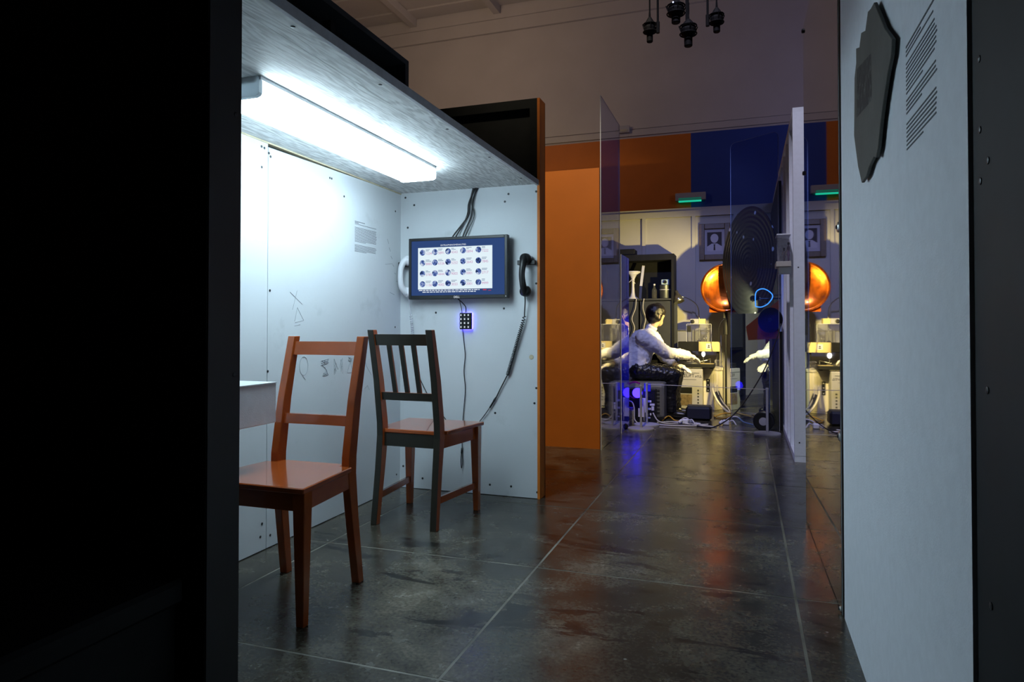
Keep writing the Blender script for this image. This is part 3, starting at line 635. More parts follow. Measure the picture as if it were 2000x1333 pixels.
MB().hexa([a, a + nrm * .03, b + nrm * .03, b], [p + Vector((0, 0, 2.3)) for p in (a, a + nrm * .03, b + nrm * .03, b)]).build('edge_strip', BLACK, mi)
a, b = mq(2.350, -.001), mq(2.356, -.001)
MB().hexa([a, a + nrm * .03, b + nrm * .03, b], [p + Vector((0, 0, 2.3)) for p in (a, a + nrm * .03, b + nrm * .03, b)]).build('edge_strip', GREYMET, mi)
for z in (1.218, .555, .012):
    p = mq(2.372, 0); w = MB().lathe([(.017 if z > .1 else .009, 0), (.017 if z > .1 else .009, .003), (.012 if z > .1 else .006, .006)], p + Vector((0, 0, z)), -nrm, 16).build('washer', STEEL, mi)
    MB().lathe([(.006, .005), (.006, .009), (.003, .010)], p + Vector((0, 0, z)), -nrm, 10).build('bolt', SCREWM, w)
MB().lathe([(.01, 0), (.01, .006), (.005, .008)], mq(3.435, 0) + Vector((0, 0, 2.29)), -nrm, 10).build('clip', SCREWM, mi)
MB().lathe([(.01, 0), (.01, .006), (.005, .008)], mq(3.435, 0) + Vector((0, 0, 1.62)), -nrm, 10).build('clip', SCREWM, mi)
# irregular slab with a photograph on it
sl = thing('stone_slab', 'irregular grey slab hung on the white partition', 'slab', (RX, 1.6, 1.4))
outl = [(1.719,1.640),(1.60,1.53),(1.525,1.478),(1.535,1.45),(1.575,1.425),(1.62,1.385),(1.655,1.345),(1.685,1.30),(1.712,1.283),(1.74,1.292),(1.80,1.285),(1.84,1.27),(1.91,1.266),(1.945,1.30),(1.965,1.318),(2.00,1.37),(2.031,1.419),(2.02,1.50),(2.015,1.57),(1.985,1.60),(1.984,1.638),(1.93,1.62),(1.90,1.645),(1.838,1.625),(1.80,1.655),(1.76,1.645)]
outl = [(y * .968, .9 + (z - .9) * .968) for y, z in outl]
MB().prism([(RX - .014, y, z) for y, z in outl], (.007, 0, 0)).build('slab', SLABM, sl, bevel=.001)
MB().box(RX - .007, RX, 1.62, 1.80, 1.36, 1.48).build('batten', BLACK, sl)
PH = mat('photo_print', (0.03, 0.03, 0.03), .7, vary=.6, scale=1.0, aniso=(1, 60, 14), dirt=(0.16, 0.16, 0.16), dscale=40, dlo=.52, dhi=.75)
MB().quad(*[(RX - .0144, y * .967, .9 + (z - .9) * .967) for y, z in ((1.763, 1.540), (1.755, 1.428), (1.984, 1.453), (1.969, 1.578))]).build('photograph', PH, sl)
word_rows('wall_text', 'block of printed text on the white partition beside the slab', (RX, 1.425, 1.418), (0, -1, 0), (0, 0, 1), .217,
          [(1, 1.0, True, 0), (1, .55, False, 0), (1, .9, False, .008), (8, 1.0, False, .006), (4, 1.0, False, .012), (7, 1.0, False, 0)], 'wall text', .0078, .0030, 9)
# ------------------------------------------------------------------ stud wall
sw = root_struct('wall_stud', (.35, 6.6, 0), 'white painted open stud wall')
SX0, SX1 = .305, .393
MB().box(SX1, SX1 + .014, 4.905, 8.4, 0, 2.376).build('sheathing', WHITE2, sw)
for y in (4.905, 5.32, 5.72, 6.12, 6.53, 6.94, 7.35, 7.76, 8.17): MB().box(SX0, SX1, y, y + .042, .042, 2.335).build('stud', WHITE2, sw)
MB().box(SX0, SX1, 4.907, 8.38, 0, .042).build('bottom_plate', WHITE2, sw); MB().box(SX0, SX1, 4.907, 8.38, 2.335, 2.376).build('top_plate', WHITE2, sw)
for z in (.13, 1.30): screw(sw, (.335, 4.905, z), (0, -1, 0), .005)
struct(MB().box(SX0 - .022, SX0 - .001, 6.36, 8.2, 0, .86).build('trim_3', BLACK), 'low black board against the stud wall')
tag(MB().box(SX0 - .03, SX0 - .001, 6.4, 8.2, 1.62, 2.19).build('sound_panel', BLACK), 'black rectangular panel high on the inside of the stud wall', 'panel')
# little model room on the stud wall
mb = thing('display_box', 'small clear display box on a wooden ledge on the stud wall', 'display box', (.26, 5.3, 1.33))
MB().box(.205, .304, 5.1, 5.315, 1.325, 1.362).build('ledge', mat('pale_ledge', (.50, .47, .42), .6), mb, bevel=.002)
MB().box(.210, .302, 5.105, 5.310, 1.548, 1.556).build('lid', WHITE2, mb); MB().box(.225, .304, 5.15, 5.25, 1.28, 1.325).build('bracket', WHITE2, mb)
m = MB(); m.box(.210, .214, 5.105, 5.310, 1.362, 1.548); m.build('side_pane', CLEAR, mb)
MB().box(.214, .302, 5.105, 5.109, 1.362, 1.548).build('front_pane', CLEAR, mb)
MB().box(.216, .30, 5.300, 5.306, 1.362, 1.545).build('back_card', mat('print_card', (.66, .66, .70), .6, dirt=(.35, .36, .42), dscale=60, dlo=.5, dhi=.7), mb)
for (x, h_, colr, lab) in [(.262, .105, (.10, .09, .10), 'tiny dark figurine with long hair in the display box'), (.291, .145, (.16, .09, .17), 'tiny taller purple figurine in the display box')]:
    f = thing('figurine', lab, 'figurine', (x, 5.2, 1.362)); cm = mat('figurine_cloth', colr, .6); sk = mat('figurine_skin', (.3, .2, .15), .6)
    MB().lathe([(.006, 0), (.007, h_*.3), (.010, h_*.34), (.007, h_*.6), (.010, h_*.74), (.004, h_*.84)], (x, 5.2, 1.362), (0,0,1), 10).build('body', cm, f, smooth=True)
    MB().lathe([(.0, h_*.82), (.007, h_*.87), (.0085, h_*.92), (.006, h_*.98), (0, h_)], (x, 5.2, 1.362), (0,0,1), 10).build('head', BLACK, f, smooth=True)
    MB().tube([(x - .009, 5.2, 1.362 + h_*.72), (x - .012, 5.195, 1.362 + h_*.5)], .002, 6).build('arm', sk, f); MB().tube([(x + .009, 5.2, 1.362 + h_*.72), (x + .012, 5.195, 1.362 + h_*.5)], .002, 6).build('arm', sk, f)
# ------------------------------------------------------------------ tableau back wall
TY = 8.4
wt = struct(MB().box(-2.6, SX1, TY, TY + .09, 0, 2.34).build('wall_tableau', CREAM), 'pale partition with battens behind the seated figure')
for x in (-1.76, -1.174, -.583, -.109): MB().box(x - .02, x + .02, TY - .035, TY, .0, 2.23).build('batten', CREAM, wt)
MB().box(-2.6, SX0, TY - .035, TY, 2.23, 2.30).build('top_rail', CREAM, wt); MB().box(-2.6, SX0, TY - .02, TY, .86, .89).build('mid_rail', CREAM, wt)
# emergency light and junction box on the far wall
el = thing('emergency_light', 'grey wall lamp with a green strip on the far painted wall', 'light', (-.70, 9.58, 2.61))
MB().box(-.905, -.50, 9.50, 9.584, 2.63, 2.735).build('housing', GREYMET, el, bevel=.006); MB().box(-.86, -.56, 9.505, 9.54, 2.612, 2.632).build('lamp_strip', glow('green_lamp', (.02, .75, .45), .7), el)
MB().box(-.86, -.56, 9.497, 9.501, 2.64, 2.665).build('lens', glow('green_lens', (.05, .55, .38), .15), el)
jb = thing('junction_box', 'small grey box on the far wall rail', 'box', (-1.6, 9.57, 3.64))
MB().box(-1.685, -1.53, 9.52, 9.569, 3.645, 3.745).build('case', GREYMET, jb, bevel=.004); MB().box(-1.66, -1.56, 9.515, 9.52, 3.66, 3.69).build('latch', STEEL, jb)
# portrait
pf = thing('portrait_frame', 'dark framed faceless portrait with black tie on the pale partition', 'picture', (-.34, TY, 1.70))
FRM = mat('dark_gold_frame', (.13, .080, .022), .4, vary=.2, scale=40)
PX0, PX1, PZ0, PZ1 = -.519, -.167, 1.699, 2.128; PY = TY - .042
mframe(MB(), PX0, PX1, PZ0, PZ1, PY - .006, TY - .004, .062, .062).build('frame', FRM, pf, bevel=.004)
ppr = MB().box(PX0 + .05, PX1 - .05, TY - .02, TY - .012, PZ0 + .05, PZ1 - .05).build('paper', mat('portrait_paper', (.50, .48, .52), .7), pf)
DK = mat('portrait_dark', (.03, .018, .012), .6); LTT = mat('portrait_light', (.58, .56, .60), .7)
xc, zc = -.345, 1.913; yy = TY - .021
MB().box(xc - .083, xc + .083, yy, yy + .001, zc - .06, zc + .115).build('print_ground', DK, ppr)
MB().prism([(xc + .045 * math.cos(a), yy - .001, zc + .045 + (.050 if math.sin(a) > 0 else .058) * math.sin(a)) for a in [i * PI / 12 for i in range(24)]], (0, .001, 0)).build('print_head', LTT, ppr)
MB().prism([(xc - .083, yy - .001, zc - .11), (xc + .083, yy - .001, zc - .11), (xc + .083, yy - .001, zc - .055), (xc + .03, yy - .001, zc - .02), (xc - .03, yy - .001, zc - .02), (xc - .083, yy - .001, zc - .055)], (0, .001, 0)).build('print_shoulders', LTT, ppr)
MB().prism([(xc - .012, yy - .002, zc - .03), (xc + .012, yy - .002, zc - .03), (xc + .007, yy - .002, zc - .045), (xc + .011, yy - .002, zc - .10), (xc - .011, yy - .002, zc - .10), (xc - .007, yy - .002, zc - .045)], (0, .001, 0)).build('print_tie', DK, ppr)
# ------------------------------------------------------------------ bookcase and what stands in it
bk = thing('bookcase', 'tall black bookcase behind the seated figure', 'bookcase', (-1.2, 8.2, 0))
BX0, BX1, BY0, BY1, BZ = -1.66, -.785, 8.06, 8.362, 1.757
MB().box(BX0, BX0 + .03, BY0, BY1, 0, BZ - .07).build('side_panel', BLACK, bk); MB().box(BX1 - .03, BX1, BY0, BY1, 0, BZ - .07).build('side_panel', BLACK, bk)
MB().box(BX0, BX1, BY0, BY1, BZ - .07, BZ).build('top', BLACK, bk); MB().box(BX0 + .03, BX1 - .03, BY1 - .012, BY1, 0, BZ - .07).build('back_panel', BLACK, bk)
for z in (.06, .62, 1.215): MB().box(BX0 + .03, BX1 - .03, BY0 + .01, BY1 - .012, z, z + .022).build('shelf', BLACK2 if z > 1 else BLACK, bk)
for x in (-1.63, -1.18): MB().box(x, x + .43, BY0 + .02, BY0 + .035, .65, 1.205).build('door', BLACK2, bk)
Z1 = 1.237
tag(MB().box(-1.46, -1.245, 8.09, 8.30, BZ, BZ + .075).build('black_case', BLACK, bevel=.006), 'flat black case on top of the bookcase', 'case')
st = thing('tulip_stand', 'white tulip shaped stand on the bookcase shelf', 'stand', (-1.275, 8.16, Z1))
MB().lathe([(.065, 0), (.062, .008), (.035, .03), (.020, .08), (.016, .16), (.020, .24), (.045, .29), (.085, .315)], (-1.275, 8.16, Z1), (0,0,1), 24).build('stem', WPLAST, st, smooth=True)
MB().lathe([(.088, .315), (.090, .322), (.088, .330)], (-1.275, 8.16, Z1), (0,0,1), 24).build('top', WPLAST, st)
MB().tube(spline([(-1.35, 8.12, Z1 + .25), (-1.31, 8.08, Z1 + .20), (-1.27, 8.09, Z1 + .23), (-1.24, 8.1, Z1 + .18)]), .004, 5).build('wire', WCABLE, st)
ls = thing('level_strip', 'upright pale strip leaning in the bookcase', 'strip', (-1.155, 8.14, Z1))
MB().bar((-1.172, 8.11, Z1 + .15), (-1.155, 8.2, Z1 + .40), .03, .012, (0,1,0)).build('upper', WPLAST, ls); MB().bar((-1.178, 8.08, Z1), (-1.172, 8.11, Z1 + .15), .03, .012, (0,1,0)).build('lower', mat('navy_tape', (.03,.04,.12), .4), ls)
bo = thing('bottle', 'small clear bottle on the bookcase shelf', 'bottle', (-1.02, 8.14, Z1))
GLS = acrylic('clear_glass', (.75, .78, .75), haze=.18, hazecol=(.5, .5, .45))
MB().lathe([(.028, 0), (.030, .01), (.030, .10), (.012, .135), (.011, .16)], (-1.02, 8.14, Z1), (0,0,1), 16).build('glass', GLS, bo, smooth=True); MB().lathe([(.012, .155), (.012, .175)], (-1.02, 8.14, Z1), (0,0,1), 12).build('cap', WPLAST, bo)
cn = thing('canister', 'grey metal canister on the bookcase shelf', 'canister', (-.90, 8.16, Z1))
MB().lathe([(.062, 0), (.065, .006), (.065, .155), (.067, .160), (.060, .160), (.060, .02), (0, .02)], (-.90, 8.16, Z1), (0,0,1), 24).build('body', mat('dull_zinc', (.18, .20, .22), .35, metal=.8), cn, smooth=True); MB().lathe([(.066, .10), (.0665, .105), (.066, .11)], (-.90, 8.16, Z1), (0,0,1), 24).build('band', GREYMET, cn)
cm = thing('toy_camera', 'small pale blue camera on top of the canister', 'camera', (-.895, 8.16, Z1 + .16))
MB().box(-.94, -.85, 8.13, 8.19, Z1 + .1605, Z1 + .225).build('body', mat('pale_blue_plastic', (.45, .6, .75), .4), cm, bevel=.006); MB().lathe([(.02, 0), (.02, .02), (.014, .024)], (-.893, 8.13, Z1 + .195), (0,-1,0), 16).build('lens', PLAST, cm)
for k, (x, ph) in enumerate([(-1.22, 0), (-1.13, 1)]):
    tag(MB().tube(spline([(x, 8.055, Z1), (x - .01, 8.045, 1.12), (x - .05 + .07 * k, 8.045, 1.0), (x - .02 + .02 * k, 8.04, .88), (x - .08 + .1 * k, 8.04, .72), (x - .07 + .1 * k, 8.045, .60)]), .005, 6).build('power_cord', WCABLE, smooth=True),
        ['left of two pale cords hanging from the bookcase shelf', 'right of two pale cords hanging from the bookcase shelf'][k], 'cord')
# ------------------------------------------------------------------ old television used as a stool
tv = thing('television', 'old grey tube television under the seated figure', 'television', (-.95, 6.8, 0))
TVG = mat('tv_grey', (.16, .16, .15), .45, vary=.05, scale=20)
m = MB(); ring = []
for (x, s) in [(-1.24, .80), (-1.20, .97), (-.80, 1.0), (-.755, .985), (-.735, .93)]:
    z0, z1, y0, y1 = .185 - .175 * s, .185 + .185 * s, 6.83 - .27 * s, 6.83 + .27 * s; c = .035; n = len(m.v)
    m.v += [Vector(p) for p in ((x, y0, z0 + c), (x, y0 + c, z0), (x, y1 - c, z0), (x, y1, z0 + c), (x, y1, z1 - c), (x, y1 - c, z1), (x, y0 + c, z1), (x, y0, z1 - c))]; ring.append(n)
for a, b in zip(ring, ring[1:]):
    for j in range(8): m.face((a + j, a + (j+1) % 8, b + (j+1) % 8, b + j))
m.face([ring[0] + j for j in range(8)]); m.face([ring[-1] + j for j in range(8)])
m.build('case', TVG, tv, bevel=.004)
MB().box(-1.16, -.85, 6.553, 6.563, .05, .33).build('side_panel', mat('tv_panel', (.20, .24, .32), .35), tv, bevel=.003)
for k in range(7): MB().box(-.835, -.775, 6.555, 6.565, .08 + .035 * k, .095 + .035 * k).build('vent', SEAMDARK, tv)
for (x, y) in ((-1.18, 6.62), (-.80, 6.62), (-1.18, 7.04), (-.80, 7.04)): MB().lathe([(.02, 0), (.02, .02)], (x, y, 0), (0,0,1), 10).build('foot', PLAST, tv)
# ------------------------------------------------------------------ seated figure
def blob(name, caps, M, parent, voxel=.010, smooth=6, disp=0.0, dscale=.08):
    """continuous body surface: tapered capsules fused by a voxel remesh"""
    m = MB()
    for c in caps:
        p, r0, q, r1 = Vector(c[0]), c[1], Vector(c[2]), c[3]; d = q - p; Lh = max(d.length, 1e-4); d.normalize(); k = 6; pf_ = []
        for i in range(k + 1): an = PI / 2 * (1 - i / k); pf_.append((max(r0 * math.cos(an), 1e-4), -r0 * math.sin(an)))
        for i in range(k + 1): an = PI / 2 * i / k; pf_.append((max(r1 * math.cos(an), 1e-4), Lh + r1 * math.sin(an)))
        m.lathe(pf_, p, d, 16)
    o = m.build(name, M, parent, smooth=True)
    md = o.modifiers.new('r', 'REMESH'); md.mode = 'VOXEL'; md.voxel_size = voxel
    sm = o.modifiers.new('s', 'SMOOTH'); sm.iterations = smooth; sm.factor = .5
    if disp:
        tx = bpy.data.textures.new('folds', 'CLOUDS'); tx.noise_scale = dscale
        dm = o.modifiers.new('d', 'DISPLACE'); dm.texture = tx; dm.strength = disp; dm.mid_level = .5
    dg = bpy.context.evaluated_depsgraph_get(); dg.update()
    me = bpy.data.meshes.new_from_object(o.evaluated_get(dg)); o.modifiers.clear(); o.data = me
    me.polygons.foreach_set('use_smooth', [True] * len(me.polygons))
    return o
SKIN = mat('figure_skin', (.50, .33, .22), .5); GLOVE = mat('white_glove', (.66, .62, .58), .75, bump=.1, bscale=150)
SHIRT = mat('white_shirt', (.68, .69, .74), .8, bump=.08, bscale=120); TROUS = mat('black_glossy_trousers', (.010, .010, .012), .36, bump=.05, bscale=60); HAIR = mat('black_hair', (.008, .007, .007), .35, bump=.3, bscale=160, vary=.2, scale=60)
pe = thing('person', 'seated person in white shirt and black trousers reaching to the turntable', 'person', (-1.0, 6.9, 0))
V = Vector
pelvis = V((-1.06, 6.88, .475)); chest = V((-.985, 6.93, .74)); neck = V((-.915, 6.98, .875)); head = V((-.865, 7.02, 1.015))
shR, elR, wrR = V((-.965, 6.80, .795)), V((-.735, 6.88, .640)), V((-.565, 7.14, .612))
shL, elL, wrL = V((-.90, 7.10, .79)), V((-.80, 7.22, .585)), V((-.675, 7.13, .505))
hR, kR, aR = V((-1.03, 6.80, .468)), V((-.665, 6.83, .425)), V((-.70, 6.84, .11))
hL, kL, aL = V((-1.01, 6.98, .468)), V((-.66, 7.10, .43)), V((-.685, 7.10, .11))
def fingers(w, tip, spread, up, s=1.0):
    """five fingers from a palm ahead of the wrist; unequal, bent, thumb from the side"""
    f = (tip - w).normalized(); sd = f.cross(up).normalized(); out = []; pal = w + f * .045
    out.append((w, .026, pal + f * .03, .028))
    out.append((pal + sd * .018, .020, pal - sd * .018 + f * .02, .019))
    for i, (o_, l_) in enumerate([(-.027, .066), (-.009, .078), (.009, .074), (.026, .058)]):
        b0 = pal + f * .045 + sd * o_ * s; k1 = b0 + f * l_ * .5 + sd * o_ * spread - up * .006; k2 = k1 + (f * .75 - up * .65).normalized() * l_ * .5
        out += [(b0, .0098, k1, .0092), (k1, .0092, k2, .0080)]
    th0 = pal - sd * .024; th1 = th0 - sd * .026 + f * .026 - up * .012; th2 = th1 + f * .028 - up * .012
    out += [(th0, .0125, th1, .011), (th1, .0105, th2, .009)]
    return out
tipR = V((-.455, 7.235, .560)); tipL = V((-.57, 7.10, .475))
body = [(pelvis + V((0, 0, .02)), .10, V((-1.02, 6.90, .60)), .115), (V((-1.02, 6.90, .60)), .11, chest, .12), (chest, .10, neck, .05), (shR, .055, shL, .055), (neck, .048, head - V((0, 0, .04)), .05),
        (shR, .05, elR, .040), (elR, .040, wrR, .026), (shL, .05, elL, .040), (elL, .040, wrL, .026),
        (hR, .068, kR, .044), (kR, .042, aR, .030), (hL, .068, kL, .044), (kL, .042, aL, .030),
        (head + V((-0.0085, -0.0053, 0.0300)), .088, head + V((0.0059, 0.0131, 0.0250)), .086), (head + V((0.0106, 0.0208, -0.0200)), .072, head + V((0.0233, 0.0476, -0.0650)), .042),
        (head + V((0.0471, 0.0907, 0.0000)), .010, head + V((0.0536, 0.1066, -0.0220)), .014), (head + V((0.0424, 0.0831, -0.0550)), .014, head + V((0.0454, 0.0897, -0.0560)), .012),
        (head + V((0.0350, 0.0761, 0.0300)), .03, head + V((0.0350, 0.0761, 0.0350)), .03),
        (head + V((0.0440, -0.0704, 0.0100)), .016, head + V((0.0398, -0.0789, -0.0220)), .010)]
bo_ = blob('body', body + fingers(wrR, tipR, .15, V((0, 0, 1))) + fingers(wrL, tipL, .12, V((0, 0, 1))), SKIN, pe, .006, 3)
shirt = [(V((-1.075, 6.88, .50)), .150, V((-1.03, 6.90, .62)), .145), (V((-1.03, 6.90, .62)), .14, V((-.985, 6.93, .74)), .140), (V((-.985, 6.88, .74)), .115, V((-.94, 6.92, .80)), .085), (V((-.95, 7.0, .72)), .115, V((-.92, 7.05, .79)), .08), (V((-.955, 6.95, .80)), .085, V((-.925, 6.97, .845)), .062),
         (V((-.928, 6.975, .84)), .060, V((-.91, 6.985, .89)), .054),
         (shR, .078, V((-.85, 6.83, .72)), .070), (V((-.85, 6.83, .72)), .070, elR, .062), (elR, .062, V((-.64, 7.03, .63)), .050), (V((-.64, 7.03, .63)), .054, wrR - (wrR - elR).normalized() * .01, .046),
         (shL, .075, elL, .062), (elL, .060, wrL - (wrL - elL).normalized() * .05, .042),
         (V((-1.10, 6.82, .50)), .09, V((-1.10, 6.96, .50)), .09), (V((-1.0, 6.82, .51)), .085, V((-1.0, 6.98, .51)), .085)]
blob('shirt', shirt, SHIRT, pe, .008, 4, .018, .035)
MB().lathe([(.052, 0), (.057, .012), (.059, .034), (.055, .036)], V((-.912, 6.985, .868)), (.25, .1, 1), 20).build('collar', SHIRT, pe, smooth=True)
d_ = (wrR - elR).normalized(); MB().lathe([(.045, 0), (.047, .004), (.047, .04), (.043, .042)], wrR - d_ * .035, d_, 16).build('cuff', SHIRT, pe, smooth=True)
trous = [(V((-1.07, 6.88, .485)), .112, V((-1.03, 6.90, .49)), .11), (hR, .092, kR, .066), (kR, .066, V((-.705, 6.84, .25)), .060), (V((-.705, 6.84, .25)), .058, aR + V((0, 0, -.02)), .060), (hL, .092, kL, .066), (kL, .066, V((-.69, 7.10, .25)), .060), (V((-.69, 7.10, .25)), .058, aL + V((0, 0, -.02)), .060)]
blob('trousers', trous, TROUS, pe, .008, 3, .020, .022)
MB().lathe([(.128, 0), (.131, .006), (.131, .03), (.128, .036)], V((-1.055, 6.89, .520)), (.1, 0, 1), 24).build('belt', BLACK, pe)
hair = [(head + V((-0.0114, -0.0119, 0.0380)), .092, head + V((0.0100, 0.0180, 0.0400)), .088), (head + V((-0.0233, -0.0382, -0.0100)), .066, head + V((-0.0286, -0.0391, -0.0500)), .045), (head + V((0.0196, -0.0408, 0.0100)), .055, head + V((0.0163, -0.0488, -0.0200)), .045), (head + V((0.0265, 0.0519, 0.0750)), .045, head + V((0.0148, 0.0329, 0.0850)), .05)]
hair = hair + [(head + V((-.03, -.02, .0)), .075, head + V((-.01, -.06, .0)), .05), (head + V((-.02, -.065, -.005)), .03, head + V((-.005, -.08, .035)), .032)]
blob('hair', hair, HAIR, pe, .007, 3, .006, .03)
for (w, tip) in ((wrR, tipR), (wrL, tipL)):
    big = [(c[0], c[1] + .0022, c[2], c[3] + .0022) for c in fingers(w, tip, .15 if w is wrR else .12, V((0, 0, 1)))]
    blob('glove', big, GLOVE, pe, .004, 2)
for a_ in (aR, aL):
    blob('shoe', [(V((a_.x - .045, a_.y, .045)), .044, V((a_.x + .03, a_.y, .05)), .044), (V((a_.x + .03, a_.y, .042)), .042, V((a_.x + .125, a_.y, .036)), .036), (V((a_.x, a_.y, .06)), .042, V((a_.x, a_.y, .09)), .042)], mat('black_shoe', (.01, .01, .01), .3), pe, .008, 3)
# ------------------------------------------------------------------ carton, cabinet, turntable
CARD = mat('grey_print_carton', (.34, .34, .38), .7, vary=.06, scale=10)
ca = thing('carton', 'grey printed carton with black lettering under the turntable', 'carton', (-.60, 7.66, 0))
MB().box(-.755, -.437, 7.50, 7.69, 0, .450).build('box', CARD, ca, bevel=.004)
MB().box(-.755, -.47, 7.4985, 7.5, .405, .412).build('print_line', INK, ca); MB().box(-.70, -.50, 7.4985, 7.5, .337, .341).build('print_line', INK, ca)
text_mesh('RELIFT', .046, BLACK, (-.655, 7.4985, .365), (1, 0, 0), (0, 0, 1), 'lettering', ca)
m = MB()
for (x, kind) in ((-.505, 0), (-.482, 1), (-.458, 2)):
    if kind == 0: m.bar((x - .009, 7.499, .375), (x + .009, 7.499, .375), .001, .003).bar((x, 7.499, .364), (x, 7.499, .388), .003, .001).bar((x - .006, 7.499, .366), (x + .006, 7.499, .366), .001, .003)
    else:
        s = -1 if kind == 1 else 1; z = .374; pp = [(x - .010, 7.499, z - .010 * s), (x + .010, 7.499, z - .010 * s), (x, 7.499, z + .011 * s)]
        for i in range(3): m.bar(pp[i], pp[(i + 1) % 3], .001, .003, (0, 1, 0)) if False else m.tube([pp[i], pp[(i + 1) % 3]], .0016, 4)
m.build('symbol_print', BLACK, ca)
MB().box(-.70, -.545, 7.4985, 7.5, .19, .255).build('print_photo', BLACK, ca); MB().box(-.70, -.545, 7.4985, 7.5, .06, .18).build('print_photo', mat('print_sepia', (.16, .12, .08), .6, vary=.4, scale=40), ca)
for k in range(5): MB().box(-.490, -.474, 7.4985, 7.5, .215 - .033 * k, .232 - .033 * k).build('print_mark', BLACK2, ca)
CBM = mat('ivory_cabinet', (.70, .66, .55), .5, vary=.03, scale=15)
cb = thing('cabinet', 'ivory cabinet with black control strip beside the carton', 'cabinet', (-.34, 7.9, 0))
poly = [(-.448, 7.70), (-.290, 7.70), (-.240, 7.76), (-.240, 8.20), (-.448, 8.20)]
MB().prism([(x, y, 0) for x, y in poly], (0, 0, .425)).build('body', CBM, cb, bevel=.003)
MB().prism([(-.344 + (x + .344) * 1.05, 7.95 + (y - 7.95) * 1.02, .425) for x, y in poly], (0, 0, .03)).build('top', CBM, cb, bevel=.004)
MB().box(-.438, -.350, 7.694, 7.70, .02, .39).build('door', CBM, cb, bevel=.002); MB().box(-.332, -.300, 7.694, 7.70, .02, .39).build('panel', CBM, cb, bevel=.002)
pl = MB().box(-.408, -.372, 7.689, 7.694, .195, .335).build('control_strip', BLACK, cb)
m = MB()
for z, s in ((.315, -1), (.267, -1), (.213, 1)): m.prism([(-.396, 7.6885, z - .007 * s), (-.384, 7.6885, z - .007 * s), (-.390, 7.6885, z + .009 * s)], (0, .0005, 0))
m.build('arrow_mark', WPLAST, pl)
tt = thing('turntable', 'black record turntable on the carton and cabinet', 'turntable', (-.53, 7.72, .456))
MB().box(-.735, -.315, 7.53, 7.88, .464, .505).build('plinth', PLAST, tt, bevel=.005)
for x in (-.70, -.35):
    for y in (7.56, 7.85): MB().lathe([(.018, 0), (.018, .009)], (x, y, .456), (0,0,1), 10).build('foot', PLAST, tt)
MB().lathe([(.150, .505), (.152, .510), (.152, .516), (.148, .520)], (-.575, 7.71, 0), (0,0,1), 36).build('platter', STEEL, tt)
MB().lathe([(.147, .520), (.147, .5225)], (-.575, 7.71, 0), (0,0,1), 36).build('record', BLACK, tt); MB().lathe([(.045, .5225), (.045, .5230)], (-.575, 7.71, 0), (0,0,1), 20).build('record_label', CREAM, tt)
MB().box(-.46, -.32, 7.535, 7.60, .505, .512).build('control_plate', mat('gold_plate', (.55, .45, .22), .35, metal=.6), tt)
MB().tube([(-.37, 7.80, .505), (-.37, 7.80, .545), (-.40, 7.66, .540), (-.46, 7.64, .528)], .005, 8).build('tone_arm', STEEL, tt)
lb = thing('bulb_lamp', 'small glowing white bulb at the fingertips on the turntable', 'bulb', (-.43, 7.56, .512))
MB().tube([(-.43, 7.56, .512), (-.43, 7.56, .585)], .005, 8).build('stem', STEEL, lb); MB().lathe([(.004, .580), (.016, .595), (.020, .615), (.014, .632), (0, .638)], (-.43, 7.56, 0), (0,0,1), 14).build('bulb', glow('bulb_glow', (1, .95, .9), 5), lb, smooth=True)
tag(MB().lathe([(.0, 0), (.045, .0), (.055, .03), (.03, .055), (.05, .075), (.02, .09)], (-.29, 7.70, .456), (.1, 0, 1), 9).build('crumpled_film', CLEAR), 'crumpled clear plastic film at the cabinet edge', 'plastic film')
# riser with yellow front, clear case, camera, cards
YEL = mat('yellow_card', (.72, .60, .26), .6)
rz_ = thing('equipment_riser', 'black riser with yellow front panel above the turntable', 'riser', (-.5, 8.08, .456))
MB().box(-.735, -.268, 7.99, 8.18, .628, .733).build('shelf_box', BLACK, rz_, bevel=.003); yp = MB().box(-.505, -.268, 7.984, 7.99, .625, .735).build('front_panel', YEL, rz_)
MB().box(-.425, -.365, 7.982, 7.984, .655, .715).build('sticker', WPLAST, yp); m = MB().lathe([(.010, 0), (.010, .001)], (-.395, 7.982, .69), (0,-1,0), 12).box(-.407, -.383, 7.981, 7.982, .665, .678); m.build('sticker_print', INK, yp)
for x in (-.70, -.30): MB().box(x - .015, x + .015, 8.03, 8.14, 0.02 if x < -.6 else .456, .628).build('upright', BLACK, rz_)
MB().tube([(-.262, 7.98, .456), (-.262, 7.98, .81)], .004, 8).build('rod', GREYMET, rz_)
ac = thing('clear_case', 'open clear acrylic case standing on the riser', 'case', (-.50, 8.08, .733))
for nm, bx in (('front_pane', (-.64, -.365, 7.995, 7.999)), ('back_pane', (-.64, -.365, 8.166, 8.17))): MB().box(*bx, .7335, .935).build(nm, CLEAR, ac)
for x in (-.64, -.369): m = MB(); m.box(x, x + .004, 7.999, 8.166, .7335, .935); m.build('side_pane', CLEAR, ac)
m = MB()
for x in (-.64, -.369): m.box(x, x + .004, 7.991, 7.995, .7335, .937)
m.box(-.64, -.365, 7.991, 7.995, .933, .937); m.build('bright_edge', CLEAREDGE, ac)
tag(MB().box(-.635, -.590, 7.985, 7.990, .845, .915).box(-.628, -.597, 7.983, 7.985, .855, .905).build('badge', PLAST), 'small dark badge on the corner of the clear case', 'badge')
for x, h_ in ((-.45, .062), (-.425, .066)): tag(MB().tube([(x, 8.06, .7335), (x, 8.06, .7335 + h_)], .004, 6).build('jack_plug', STEEL, smooth=True), 'left upright metal pin inside the clear case' if x < -.44 else 'right upright metal pin inside the clear case', 'pin')
kc = thing('camera_unit', 'grey camera unit on top of the clear case', 'camera', (-.53, 8.06, .937))
